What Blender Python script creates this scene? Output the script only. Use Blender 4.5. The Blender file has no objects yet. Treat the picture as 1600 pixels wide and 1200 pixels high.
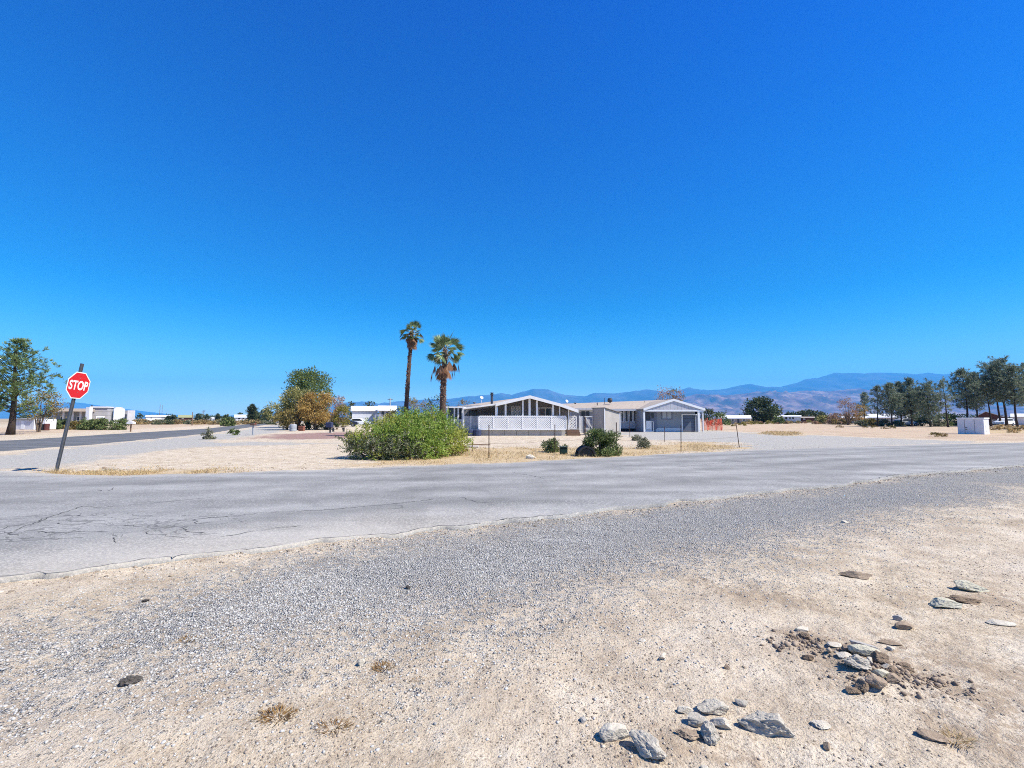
import bpy, bmesh, math, random
import numpy as np
from mathutils import Vector, Matrix, noise as mnoise

SC = bpy.context.scene
COL = SC.collection
R = math.radians
rng = np.random.default_rng(7)
random.seed(7)

# ------------------------------------------------------------------ camera model
F, HOR, H = 700.0, 654.0, 1.5            # focal length (px of 1600), horizon row, eye height
TH = math.atan((HOR - 600) / F)
CT, ST = math.cos(TH), math.sin(TH)

def P(px, py, Y):
    "world point seen at pixel (px,py) standing Y metres ahead"
    cx, cy = (px - 800) / F, (600 - py) / F
    d = (cx, CT - ST * cy, ST + CT * cy)
    k = Y / d[1]
    return Vector((d[0] * k, Y, H + d[2] * k))

def G(px, py):
    "ground point seen at pixel"
    cx, cy = (px - 800) / F, (600 - py) / F
    d = (cx, CT - ST * cy, ST + CT * cy)
    k = -H / d[2]
    return Vector((d[0] * k, d[1] * k, 0))

# ------------------------------------------------------------------ scene plumbing
def tag(o, label=None, cat=None, group=None, kind=None):
    if label: o['label'] = label
    if cat: o['category'] = cat
    if group: o['group'] = group
    if kind: o['kind'] = kind
    return o

def thing(name, label, cat, loc=(0, 0, 0), group=None, rz=0):
    o = bpy.data.objects.new(name, None)
    o.empty_display_size = 0.2
    COL.objects.link(o)
    o.location = loc
    o.rotation_euler = (0, 0, rz)
    return tag(o, label, cat, group)

def np_mesh(name, verts, faces, smooth=False):
    verts = np.asarray(verts, dtype=np.float32)
    faces = np.asarray(faces, dtype=np.int32)
    me = bpy.data.meshes.new(name)
    k = faces.shape[1]
    me.vertices.add(len(verts)); me.vertices.foreach_set('co', verts.ravel())
    me.loops.add(faces.size); me.loops.foreach_set('vertex_index', faces.ravel())
    me.polygons.add(len(faces))
    me.polygons.foreach_set('loop_start', np.arange(0, faces.size, k, dtype=np.int32))
    if smooth:
        me.polygons.foreach_set('use_smooth', np.ones(len(faces), dtype=bool))
    me.update(calc_edges=True)
    me.validate()
    return me

def obj(name, me, mat, parent=None, loc=None):
    o = bpy.data.objects.new(name, me)
    COL.objects.link(o)
    if mat is not None and not me.materials:
        me.materials.append(mat)
    if parent is not None: o.parent = parent
    if loc is not None: o.location = loc
    return o

def rootloc(p):
    v = Vector((0, 0, 0))
    while p is not None:
        v += Vector(p.location); p = p.parent
    return v

class MB:
    "collects boxes, bars, tubes and sheets; build() links them as one mesh object"
    def __init__(s): s.v = []; s.f = []
    def add(s, vs, fs):
        n = len(s.v)
        s.v += [tuple(v) for v in vs]
        s.f += [tuple(i + n for i in f) for f in fs]
        return s
    def box(s, x0, x1, y0, y1, z0, z1):
        if x0 > x1: x0, x1 = x1, x0
        if y0 > y1: y0, y1 = y1, y0
        if z0 > z1: z0, z1 = z1, z0
        return s.add([(x0,y0,z0),(x1,y0,z0),(x1,y1,z0),(x0,y1,z0),(x0,y0,z1),(x1,y0,z1),(x1,y1,z1),(x0,y1,z1)],
                     [(0,3,2,1),(4,5,6,7),(0,1,5,4),(1,2,6,5),(2,3,7,6),(3,0,4,7)])
    def bar(s, a, b, w, d, up=(0, 0, 1)):
        "square bar from a to b"
        a, b = Vector(a), Vector(b)
        t = (b - a).normalized(); u = Vector(up)
        if abs(t.dot(u)) > .98: u = Vector((0, 1, 0))
        r = t.cross(u).normalized() * w / 2; q = r.cross(t).normalized() * d / 2
        vs = [a-r-q, a+r-q, a+r+q, a-r+q, b-r-q, b+r-q, b+r+q, b-r+q]
        return s.add(vs, [(0,3,2,1),(4,5,6,7),(0,1,5,4),(1,2,6,5),(2,3,7,6),(3,0,4,7)])
    def tube(s, pts, rad, n=8, cap=True):
        pts = [Vector(p) for p in pts]
        if not hasattr(rad, '__len__'): rad = [rad] * len(pts)
        rings = []
        vs = []
        for i, p in enumerate(pts):
            t = (pts[min(i+1, len(pts)-1)] - pts[max(i-1, 0)]).normalized()
            u = Vector((0, 0, 1)) if abs(t.z) < .9 else Vector((1, 0, 0))
            a = t.cross(u).normalized(); b = t.cross(a)
            for k in range(n):
                an = 2 * math.pi * k / n
                vs.append(p + (a * math.cos(an) + b * math.sin(an)) * rad[i])
        fs = []
        for i in range(len(pts) - 1):
            for k in range(n):
                k2 = (k + 1) % n
                fs.append((i*n+k, i*n+k2, (i+1)*n+k2, (i+1)*n+k))
        if cap:
            fs.append(tuple(range(n - 1, -1, -1))); m = (len(pts) - 1) * n
            fs.append(tuple(range(m, m + n)))
        return s.add(vs, fs)
    def prism(s, prof, y0, y1):
        "profile of (x,z) points, extruded from y0 to y1"
        n = len(prof)
        vs = [(x, y0, z) for x, z in prof] + [(x, y1, z) for x, z in prof]
        fs = [tuple(range(n)), tuple(range(2*n-1, n-1, -1))]
        fs += [(i, i + n, (i+1) % n + n, (i+1) % n) for i in range(n)]
        return s.add(vs, fs)
    def slab(s, quad, t):
        "a flat four-sided sheet with thickness t downwards"
        q = [Vector(p) for p in quad]
        lo = [p - Vector((0, 0, t)) for p in q]
        return s.add(q + lo, [(0,1,2,3),(7,6,5,4),(0,4,5,1),(1,5,6,2),(2,6,7,3),(3,7,4,0)])
    def lathe(s, prof, n=16, c=(0, 0, 0)):
        vs = []; fs = []
        for r_, z in prof:
            for k in range(n):
                a = 2 * math.pi * k / n
                vs.append((c[0] + r_ * math.cos(a), c[1] + r_ * math.sin(a), c[2] + z))
        for i in range(len(prof) - 1):
            for k in range(n):
                k2 = (k + 1) % n
                fs.append((i*n+k, i*n+k2, (i+1)*n+k2, (i+1)*n+k))
        return s.add(vs, fs)
    def mesh(s, name, off=(0, 0, 0), bevel=0):
        me = bpy.data.meshes.new(name)
        o = Vector(off)
        me.from_pydata([Vector(v) - o for v in s.v], [], s.f)
        bm = bmesh.new(); bm.from_mesh(me)
        bmesh.ops.recalc_face_normals(bm, faces=bm.faces)
        if bevel:
            bmesh.ops.bevel(bm, geom=bm.edges[:], offset=bevel, segments=1, affect='EDGES')
        bm.to_mesh(me); bm.free()
        me.update()
        return me
    def build(s, name, mat, parent=None, bevel=0, smooth=False):
        "mesh given in world coordinates; the parent (if any) is unrotated"
        me = s.mesh(name, rootloc(parent), bevel)
        if smooth:
            for p in me.polygons: p.use_smooth = True
        return obj(name, me, mat, parent)
    def single(s, name, mat, loc, label, cat, group=None, bevel=0):
        "a top-level thing that is one mesh"
        o = obj(name, s.mesh(name, loc, bevel), mat, None, loc)
        return tag(o, label, cat, group)

def copy_tree(o, parent=None):
    c = o.copy(); COL.objects.link(c)
    if parent is not None: c.parent = parent
    for ch in [x for x in o.children if x.name != c.name]:
        copy_tree(ch, c)
    return c

# ------------------------------------------------------------------ materials
def newmat(name):
    m = bpy.data.materials.new(name); m.use_nodes = True
    nt = m.node_tree
    b = nt.nodes['Principled BSDF']
    return m, nt, b, nt.nodes, nt.links

def N(nt, typ, **kw):
    n = nt.nodes.new(typ)
    for k, v in kw.items(): setattr(n, k, v)
    return n

def ramp(nt, fac, stops):
    r = nt.nodes.new('ShaderNodeValToRGB')
    e = r.color_ramp.elements
    while len(e) < len(stops): e.new(.5)
    for i, (p, c) in enumerate(stops):
        e[i].position = p; e[i].color = (c[0], c[1], c[2], 1)
    nt.links.new(fac, r.inputs[0])
    return r.outputs[0]

def mixc(nt, fac, a, b, blend='MIX'):
    m = nt.nodes.new('ShaderNodeMix'); m.data_type = 'RGBA'; m.blend_type = blend
    for s, v in ((0, fac), (6, a), (7, b)):
        if hasattr(v, 'links'): nt.links.new(v, m.inputs[s])
        elif isinstance(v, (int, float)): m.inputs[s].default_value = v
        else: m.inputs[s].default_value = (v[0], v[1], v[2], 1)
    return m.outputs[2]

def mth(nt, op, a, b=None, clamp=False):
    m = nt.nodes.new('ShaderNodeMath'); m.operation = op; m.use_clamp = clamp
    for i, v in enumerate((a, b)):
        if v is None: continue
        if hasattr(v, 'links'): nt.links.new(v, m.inputs[i])
        else: m.inputs[i].default_value = v
    return m.outputs[0]

def nz(nt, vec, scale, detail=4, rough=.55, dist=0):
    n = nt.nodes.new('ShaderNodeTexNoise')
    n.inputs['Scale'].default_value = scale; n.inputs['Detail'].default_value = detail
    n.inputs['Roughness'].default_value = rough; n.inputs['Distortion'].default_value = dist
    if vec is not None: nt.links.new(vec, n.inputs['Vector'])
    return n.outputs[0]

def objco(nt):
    return nt.nodes.new('ShaderNodeTexCoord').outputs['Object']

def sep(nt, vec):
    s = nt.nodes.new('ShaderNodeSeparateXYZ'); nt.links.new(vec, s.inputs[0]); return s.outputs

def mapping(nt, vec, scale=(1, 1, 1), rot=(0, 0, 0)):
    m = nt.nodes.new('ShaderNodeMapping'); nt.links.new(vec, m.inputs[0])
    m.inputs['Scale'].default_value = scale; m.inputs['Rotation'].default_value = rot
    return m.outputs[0]

def bump(nt, b, height, strength=.3, dist=.01):
    n = nt.nodes.new('ShaderNodeBump')
    n.inputs['Strength'].default_value = strength; n.inputs['Distance'].default_value = dist
    nt.links.new(height, n.inputs['Height']); nt.links.new(n.outputs[0], b.inputs['Normal'])
    return n

def plain(name, col, rough=.75, var=.25, scale=3, metallic=0, bmp=0, bscale=40, spec=.3, stretch=None):
    "weathered plain surface: two noise scales vary the colour"
    m, nt, b, ns, ls = newmat(name)
    co = objco(nt)
    v = mapping(nt, co, stretch) if stretch else co
    n1 = nz(nt, v, scale, 5, .6)
    lo = [c * (1 - var) for c in col]; hi = [min(1, c * (1 + var * .6)) for c in col]
    c = ramp(nt, n1, [(.25, lo), (.75, hi)])
    ls.new(c, b.inputs['Base Color'])
    b.inputs['Roughness'].default_value = rough; b.inputs['Metallic'].default_value = metallic
    b.inputs['Specular IOR Level'].default_value = spec
    if bmp: bump(nt, b, nz(nt, co, bscale, 4), bmp, .02)
    return m

def siding(name, col, pitch, axis=0, rough=.7, groove=.55, var=.12):
    "board siding: thin grooves every pitch metres along axis (0=x vertical boards, 2=z lap boards)"
    m, nt, b, ns, ls = newmat(name)
    co = objco(nt); s = sep(nt, co)
    fr = mth(nt, 'FRACT', mth(nt, 'DIVIDE', s[axis] if axis != 9 else mth(nt, 'ADD', s[0], s[1]), pitch))
    g = mth(nt, 'LESS_THAN', fr, .1)
    n1 = nz(nt, co, 1.7, 5, .6)
    base = ramp(nt, n1, [(.3, [c * (1 - var) for c in col]), (.7, [c * (1 + var * .5) for c in col])])
    dk = mixc(nt, mth(nt, 'MULTIPLY', g, 1 - groove), base, [c * .35 for c in col])
    ls.new(dk, b.inputs['Base Color'])
    b.inputs['Roughness'].default_value = rough
    b.inputs['Specular IOR Level'].default_value = .25
    bump(nt, b, mth(nt, 'SUBTRACT', 1, g), .6, .02)
    return m

def leafmat(name, stops, trans=.25, rough=.6):
    "leaves: every blade (mesh island) gets its own shade"
    m, nt, b, ns, ls = newmat(name)
    g = nt.nodes.new('ShaderNodeNewGeometry')
    n1 = nz(nt, objco(nt), .9, 3)
    f = mth(nt, 'ADD', mth(nt, 'MULTIPLY', g.outputs['Random Per Island'], .6), mth(nt, 'MULTIPLY', n1, .4))
    c = ramp(nt, f, stops)
    ls.new(c, b.inputs['Base Color'])
    b.inputs['Roughness'].default_value = rough
    b.inputs['Specular IOR Level'].default_value = .25
    tr = nt.nodes.new('ShaderNodeBsdfTranslucent'); ls.new(c, tr.inputs[0])
    mx = nt.nodes.new('ShaderNodeMixShader'); mx.inputs[0].default_value = trans
    ls.new(b.outputs[0], mx.inputs[1]); ls.new(tr.outputs[0], mx.inputs[2])
    ls.new(mx.outputs[0], nt.nodes['Material Output'].inputs['Surface'])
    return m

M = {}
M['white'] = plain('white_paint', (.74, .74, .75), .55, .1, 2)
M['white_trim'] = plain('white_trim', (.84, .83, .81), .55, .08, 2)
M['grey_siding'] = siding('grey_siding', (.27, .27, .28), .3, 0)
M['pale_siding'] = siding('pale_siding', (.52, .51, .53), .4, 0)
M['tan_siding'] = siding('tan_siding', (.4, .37, .34), .22, 9)
M['lap_white'] = siding('lap_white', (.62, .64, .68), .35, 2, groove=.5)
M['shingle'] = plain('shingle_roof', (.40, .335, .275), .9, .35, 4, bmp=.4, bscale=30, stretch=(1, 1, 4))
M['metal_roof'] = plain('white_metal_roof', (.8, .8, .8), .45, .08, 1)
M['glass'] = plain('dark_glass', (.025, .03, .04), .12, .3, .5, spec=.5)
M['screen'] = plain('window_blind', (.48, .5, .54), .5, .15, 2)
M['door_blue'] = plain('blue_grey_door', (.17, .19, .26), .6, .12, 2)
M['concrete'] = plain('concrete', (.44, .41, .37), .9, .2, 3, bmp=.2)
M['wood'] = plain('brown_wood', (.2, .12, .075), .8, .35, 6, stretch=(1, 1, 6))
M['dark_metal'] = plain('dark_steel', (.06, .06, .065), .55, .35, 8, metallic=.2)
M['galv'] = plain('galvanised_steel', (.22, .23, .25), .5, .3, 12, metallic=.5)
M['rust'] = plain('rusty_steel', (.12, .07, .05), .8, .4, 15)
M['black'] = plain('black_plastic', (.028, .027, .028), .5, .3, 5)
M['green_box'] = plain('green_plastic', (.012, .035, .028), .45, .3, 5)
M['navy'] = plain('navy_tarp', (.035, .045, .1), .6, .4, 5)
M['maroon'] = siding('brown_red_siding', (.11, .045, .035), .3, 0)
M['stucco'] = plain('pale_stucco', (.62, .6, .6), .85, .12, 1.2)
M['grey_stucco'] = siding('grey_panel', (.36, .35, .36), 1.1, 2)
M['dark_open'] = plain('dark_opening', (.03, .03, .035), .8, .3, 2)
M['rubber'] = plain('tyre_rubber', (.02, .02, .02), .8, .3, 10)
M['car_white'] = plain('car_paint_white', (.78, .79, .82), .22, .03, 1, spec=.5)
M['car_dark'] = plain('car_paint_navy', (.02, .025, .05), .25, .05, 1, spec=.5)
M['bark'] = plain('pine_bark', (.05, .035, .027), .95, .45, 9, bmp=.6, bscale=12, stretch=(1, 1, .25))
M['twig'] = plain('dry_twig', (.15, .11, .08), .95, .4, 9)
M['grey_metal'] = plain('grey_sheet', (.33, .35, .38), .55, .2, 3)

M['pine'] = leafmat('pine_needles', [(.15, (0.048, 0.074, 0.029)), (.5, (0.132, 0.192, 0.066)), (.85, (0.300, 0.372, 0.132))])
M['pine_blue'] = leafmat('blue_green_needles', [(.15, (.06, .085, .055)), (.5, (.17, .21, .14)), (.85, (.4, .44, .31))])
M['pine_yellow'] = leafmat('yellow_green_needles', [(.15, (.035, .055, .018)), (.5, (.105, .145, .038)), (.85, (.24, .29, .07))])
M['pine_olive'] = leafmat('olive_needles', [(.15, (0.101, 0.101, 0.031)), (.5, (0.240, 0.229, 0.075)), (.85, (0.456, 0.411, 0.160))])
M['olive_brown'] = leafmat('olive_brown_leaves', [(.15, (0.094, 0.073, 0.022)), (.5, (0.203, 0.156, 0.049)), (.85, (0.343, 0.265, 0.086))])
M['tamarisk'] = leafmat('orange_brown_leaves', [(.15, (.2, .115, .03)), (.5, (.38, .24, .07)), (.85, (.5, .36, .13))])
M['yellow_green'] = leafmat('yellow_green_leaves', [(.15, (0.102, 0.096, 0.017)), (.5, (0.228, 0.204, 0.040)), (.85, (0.360, 0.312, 0.084))])
M['pinkish'] = leafmat('pinkish_dry_leaves', [(.15, (.2, .11, .07)), (.5, (.33, .2, .13)), (.85, (.42, .3, .21))])
M['mesquite'] = leafmat('bright_green_leaves', [(.12, (.1, .17, .025)), (.5, (.25, .36, .06)), (.88, (.44, .52, .15))], .42)
M['mesq_yellow'] = leafmat('lime_leaves', [(.15, (.2, .23, .035)), (.5, (.36, .39, .07)), (.85, (.5, .51, .14))], .42)
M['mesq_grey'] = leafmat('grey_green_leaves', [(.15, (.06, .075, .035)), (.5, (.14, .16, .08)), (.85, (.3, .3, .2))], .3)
M['shrub'] = leafmat('shrub_green_leaves', [(.15, (0.041, 0.068, 0.023)), (.5, (0.114, 0.158, 0.049)), (.85, (0.251, 0.283, 0.114))])
M['dark_tree'] = leafmat('dark_tree_leaves', [(.15, (0.022, 0.035, 0.018)), (.5, (0.061, 0.083, 0.035)), (.85, (0.136, 0.160, 0.072))])
M['palm'] = leafmat('palm_blades', [(.1, (0.026, 0.058, 0.029)), (.5, (0.098, 0.156, 0.065)), (.9, (0.338, 0.390, 0.208))], .22, .7)
M['palm_dead'] = leafmat('dead_palm_blades', [(.1, (.085, .042, .022)), (.5, (.19, .095, .05)), (.9, (.36, .22, .13))], .15)
M['palm_stem'] = leafmat('palm_stems', [(.1, (.25, .21, .12)), (.5, (.38, .33, .2)), (.9, (.5, .45, .32))], .05)
M['straw'] = leafmat('straw_blades', [(.1, (.3, .2, .085)), (.5, (.5, .36, .17)), (.9, (.66, .54, .33))], .3)
M['dry_shrub'] = leafmat('dry_scrub_leaves', [(.1, (.17, .11, .045)), (.5, (.3, .21, .09)), (.9, (.42, .33, .17))], .2)
M['sage'] = leafmat('sage_leaves', [(.1, (.1, .11, .06)), (.5, (.2, .2, .12)), (.9, (.32, .31, .21))], .2)
M['rusty_weed'] = leafmat('rusty_weed_stalks', [(.1, (.15, .075, .025)), (.5, (.26, .15, .055)), (.9, (.36, .25, .11))], .15)

def rockmat(name, top, dark):
    m, nt, b, ns, ls = newmat(name)
    co = objco(nt)
    n1 = nz(nt, co, 9, 8, .7); n2 = nz(nt, co, 55, 6, .7)
    f = mth(nt, 'ADD', mth(nt, 'MULTIPLY', n1, .55), mth(nt, 'MULTIPLY', n2, .45))
    ls.new(ramp(nt, f, [(.32, dark), (.5, [(a + c) / 2 for a, c in zip(top, dark)]), (.62, top)]), b.inputs['Base Color'])
    b.inputs['Roughness'].default_value = .92; b.inputs['Specular IOR Level'].default_value = .2
    bump(nt, b, f, .9, .012)
    return m
M['rock_grey'] = rockmat('grey_concrete_rock', (.54, .495, .415), (.26, .23, .19))
M['rock_pale'] = rockmat('pale_rock', (.6, .55, .46), (.4, .35, .28))
M['rock_green'] = rockmat('greenish_rock', (.56, .53, .41), (.34, .31, .24))
M['rock_brown'] = rockmat('brown_rock', (.4, .31, .225), (.17, .125, .09))
M['rock_black'] = rockmat('black_asphalt_lump', (.13, .115, .1), (.035, .03, .028))
M['rock_blue'] = rockmat('blue_grey_rock', (.42, .4, .37), (.25, .235, .22))
M['clod'] = rockmat('dirt_clod', (.27, .2, .14), (.15, .11, .075))

M['pale_roof'] = plain('pale_roof', (.62, .6, .58), .7, .12, 1.5)
M['drum_red'] = plain('drum_red', (.1, .03, .025), .7, .3, 4)
M['crate_red'] = plain('crate_red', (.23, .09, .06), .85, .3, 5)
M['tan_wall'] = plain('tan_wall', (.38, .33, .29), .85, .15, 1.5)
M['white_planks'] = siding('white_planks', (.6, .6, .63), .3, 0)
M['olive_roof'] = plain('olive_roof', (.3, .3, .16), .8, .15, 2)
M['blue_roof'] = plain('blue_white_roof', (.5, .56, .66), .7, .12, 2)
M['mottled'] = plain('mottled_grey', (.42, .43, .46), .7, .45, 2.5)
M['board_pale'] = plain('weathered_board', (.56, .52, .47), .85, .2, 6)

# ------------------------------------------------------------------ ground
def lerp_poly(pts): return [tuple(G(*p)[:2]) for p in pts]

# road edges (world metres)
NEAR = [(-46, -15.5), (-20, -3.9), (-9, 1.75)] + lerp_poly([(0, 915), (120, 896), (240, 878), (430, 859), (640, 832), (850, 808), (1100, 782), (1260, 763), (1400, 745), (1600, 727)]) + [(30, 21.8), (70, 42.5), (240, 130)]
FAR = [(-60, 5.0), (-30, 12.4), (-19, 13.6)] + lerp_poly([(40, 739), (90, 743), (150, 744.5), (330, 742), (540, 733), (800, 724), (1000, 713), (1150, 705.5), (1300, 700), (1450, 695.5), (1600, 692)]) + [(40, 31.5), (76, 49), (240, 134)]

def inpoly(x, y, poly):
    c = np.zeros(x.shape, bool); n = len(poly)
    for i in range(n):
        x0, y0 = poly[i]; x1, y1 = poly[(i + 1) % n]
        if y0 == y1: continue
        m = ((y0 > y) != (y1 > y)) & (x < (x1 - x0) * (y - y0) / (y1 - y0) + x0)
        c ^= m
    return c

def pdist(x, y, poly, closed=True):
    d = np.full(x.shape, 1e9); n = len(poly)
    for i in range(n if closed else n - 1):
        x0, y0 = poly[i]; x1, y1 = poly[(i + 1) % n]
        dx, dy = x1 - x0, y1 - y0; L = dx * dx + dy * dy + 1e-12
        t = np.clip(((x - x0) * dx + (y - y0) * dy) / L, 0, 1)
        d = np.minimum(d, np.hypot(x - x0 - t * dx, y - y0 - t * dy))
    return d

def zone(x, y, poly, w):
    "1 inside, fading over w metres across the edge"
    d = pdist(x, y, poly); s = np.where(inpoly(x, y, poly), d, -d)
    return np.clip(s / w * .5 + .5, 0, 1)

def vnoise(x, y, f, seed=0):
    "cheap smooth value noise"
    x = x * f + seed * 17.3; y = y * f - seed * 9.1
    xi = np.floor(x); yi = np.floor(y); u = x - xi; v = y - yi
    u = u * u * (3 - 2 * u); v = v * v * (3 - 2 * v)
    def h(a, b):
        s = np.sin(a * 127.1 + b * 311.7 + seed * 74.7) * 43758.5453
        return s - np.floor(s)
    return (h(xi, yi) * (1-u) * (1-v) + h(xi+1, yi) * u * (1-v) + h(xi, yi+1) * (1-u) * v + h(xi+1, yi+1) * u * v)

Z_GRAVEL = [lerp_poly([(-500, 1120), (0, 985), (130, 962), (300, 915), (450, 868), (640, 835), (850, 804), (1100, 777), (1400, 741), (1600, 722), (1900, 700), (1900, 735),
                       (1600, 772), (1500, 792), (1200, 856), (950, 912), (750, 968), (520, 1010), (300, 1045), (0, 1030), (-500, 1200)]),
            ]
Z_PALE = [[tuple(p) for p in ((-70, 2), (-40, 10))] + lerp_poly([(-120, 730), (0, 709), (162, 695), (320, 679.5), (400, 668), (438, 662), (470, 664), (440, 674), (330, 690), (550, 692), (300, 698), (190, 712), (130, 726), (60, 735)]) + [(-19, 13.4), (-30, 12.0)],
          lerp_poly([(940, 677), (1000, 674.6), (1110, 673), (1360, 684), (1530, 690), (1440, 696), (1300, 700), (1158, 706), (1150, 691), (1030, 688)]),
          ]
Z_RED = [lerp_poly([(375, 685), (440, 678), (500, 675.5), (560, 674.5), (640, 677), (640, 684), (540, 685), (450, 687)])]
Z_STRAW = [lerp_poly([(560, 727), (640, 712), (740, 700), (900, 698), (960, 701), (1020, 695), (1090, 690), (1150, 695), (1150, 702), (1000, 711), (860, 719), (700, 726)]),
           lerp_poly([(70, 739), (120, 736), (330, 734), (330, 741), (150, 743), (85, 742.5)]),
           lerp_poly([(1185, 678), (1200, 674), (1250, 675), (1250, 680), (1220, 681)]),
           lerp_poly([(1500, 672), (1700, 671), (1700, 678), (1540, 677)])]
Z_FIELD = [lerp_poly([(1105, 672), (1110, 660), (1300, 658), (1900, 656.5), (2600, 668), (1800, 690), (1540, 689), (1360, 683)]),
           lerp_poly([(-200, 676), (0, 668), (210, 659), (440, 656.2), (445, 657), (320, 665), (0, 681), (-200, 692)])]
Z_DIRT = [lerp_poly([(1100, 905), (1260, 925), (1300, 950), (1180, 935)]), lerp_poly([(1380, 1000), (1600, 1060), (1600, 1085), (1420, 1030)]), lerp_poly([(1440, 1110), (1600, 1170), (1600, 1200), (1480, 1150)]), lerp_poly([(1000, 1150), (1180, 1200), (1000, 1200)]), lerp_poly([(1480, 900), (1600, 930), (1600, 950), (1500, 925)]),
          lerp_poly([(1225, 985), (1330, 1010), (1420, 1045), (1600, 1110), (1600, 1150), (1400, 1085), (1310, 1075), (1240, 1010)])]

def zsum(x, y, zs, w): 
    r = np.zeros(x.shape)
    for z in zs: r = np.maximum(r, zone(x, y, z, w))
    return r

def ground_z(x, y):
    r = np.hypot(x, y)
    near = np.clip((14 - r) / 8, 0, 1)
    z = (vnoise(x, y, .8, 1) - .5) * .05 * near + (vnoise(x, y, 3.1, 2) - .5) * .028 * near + (vnoise(x, y, 9, 3) - .5) * .012 * near \
        + (vnoise(x, y, 24, 4) - .5) * .007 * near
    # churned dirt round the stone pile, with a shallow heap
    p = G(1365, 1045)
    d = np.hypot(x - p.x, (y - p.y))
    z += .035 * np.exp(-(d / .22) ** 2) 
    z += zsum(x, y, Z_DIRT, .25) * (vnoise(x, y, 14, 5) - .4) * .03
    return z - .012

def build_ground():
    a_f = np.linspace(-58, 58, 760)
    a_b = np.linspace(58, 302, 62)[1:-1]
    ang = np.radians(np.concatenate([a_f, a_b]))
    rad = [0.0]
    r = .5
    while r < 26: rad.append(r); r *= 1.0085
    while r < 110: rad.append(r); r *= 1.016
    while r < 18000: rad.append(r); r *= 1.07
    rad = np.array(rad[1:] + [18500.])
    A, Rr = np.meshgrid(ang, rad)
    x = Rr * np.sin(A); y = Rr * np.cos(A)
    z = ground_z(x, y)
    # the road bed lies just under the asphalt sheet
    na = len(ang); nr = len(rad)
    verts = np.stack([x, y, z], -1).reshape(-1, 3)
    i = np.arange(nr - 1)[:, None]; j = np.arange(na)[None, :]; j2 = (j + 1) % na
    f = np.stack([np.broadcast_to(i * na + j, (nr-1, na)), (i+1) * na + j, (i+1) * na + j2, i * na + j2], -1).reshape(-1, 4)[:, ::-1]
    c = len(verts)
    verts = np.concatenate([verts, [[0, 0, -.012]]])
    me = np_mesh('ground', verts, f, True)
    # close the disc under the tripod point
    bm = bmesh.new(); bm.from_mesh(me); bm.verts.ensure_lookup_table()
    for k in range(na):
        bm.faces.new((bm.verts[c], bm.verts[(k + 1) % na], bm.verts[k])).smooth = True
    bm.to_mesh(me); bm.free()
    X, Y = verts[:, 0], verts[:, 1]
    # ragged boundaries
    rr = np.hypot(X, Y); wob = np.clip(rr * .035, .08, 1.2)
    X2 = X + (vnoise(X, Y, 1.1, 11) - .5) * 2 * wob + (vnoise(X, Y, 4, 12) - .5) * wob
    Y2 = Y + (vnoise(X, Y, 1.1, 13) - .5) * 2 * wob + (vnoise(X, Y, 4, 14) - .5) * wob
    def put(nm, val):
        at = me.attributes.new(nm, 'FLOAT', 'POINT'); at.data.foreach_set('value', val.astype(np.float32))
    gr = np.maximum(zsum(X2, Y2, Z_GRAVEL, 1.7), zsum(X2, Y2, [lerp_poly([(560, 1080), (720, 1040), (740, 1120), (600, 1150)]), lerp_poly([(-300, 1050), (0, 1030), (300, 1040), (520, 1010), (900, 930), (1000, 960), (760, 1030), (560, 1080), (300, 1110), (-300, 1180)])], .5) * .62)
    put('gravel', gr)
    put('pale', zsum(X2, Y2, Z_PALE, 1.6))
    put('red', zsum(X2, Y2, Z_RED, 1.5))
    put('straw', zsum(X2, Y2, Z_STRAW, 1.0))
    put('field', zsum(X2, Y2, Z_FIELD, 6))
    put('dirt', zsum(X2, Y2, Z_DIRT, .35))
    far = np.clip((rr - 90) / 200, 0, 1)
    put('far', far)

    m, nt, b, ns, ls = newmat('desert_ground')
    co = nt.nodes.new('ShaderNodeTexCoord').outputs['Object']
    def at(nm):
        a = nt.nodes.new('ShaderNodeAttribute'); a.attribute_name = nm; return a.outputs['Fac']
    nL = nz(nt, co, .35, 4); nM = nz(nt, co, 2.2, 6, .6); nS = nz(nt, co, 16, 6, .65); nF = nz(nt, co, 75, 4, .7)
    sand = ramp(nt, mth(nt, 'ADD', mth(nt, 'MULTIPLY', nM, .6), mth(nt, 'MULTIPLY', nS, .4)),
                [(.37, (.36, .28, .195)), (.5, (.53, .44, .325)), (.62, (.65, .565, .445))])
    sand = mixc(nt, mth(nt, 'MULTIPLY', ramp(nt, nL, [(.4, (0, 0, 0)), (.62, (1, 1, 1))]), .4), sand, (.58, .5, .41))
    # grit: small stones of every shade lying in the sand
    vo = N(nt, 'ShaderNodeTexVoronoi'); vo.inputs['Scale'].default_value = 70; ls.new(co, vo.inputs['Vector'])
    vs = sep(nt, vo.outputs['Color'])
    grit = ramp(nt, vs[0], [(0, (.1, .08, .06)), (.4, (.26, .21, .16)), (.7, (.46, .39, .31)), (1, (.72, .66, .58))])
    gm = mth(nt, 'MULTIPLY', mth(nt, 'GREATER_THAN', vs[1], .62), mth(nt, 'LESS_THAN', vo.outputs['Distance'], .33))
    sand = mixc(nt, mth(nt, 'MULTIPLY', gm, .85), sand, grit)
    dk = ramp(nt, nF, [(.34, (1, 1, 1)), (.48, (0, 0, 0))])
    sand = mixc(nt, mth(nt, 'MULTIPLY', dk, .7), sand, (.22, .165, .115))
    # grey gravel
    v2 = N(nt, 'ShaderNodeTexVoronoi'); v2.inputs['Scale'].default_value = 75; ls.new(co, v2.inputs['Vector'])
    v2s = sep(nt, v2.outputs['Color'])
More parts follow.
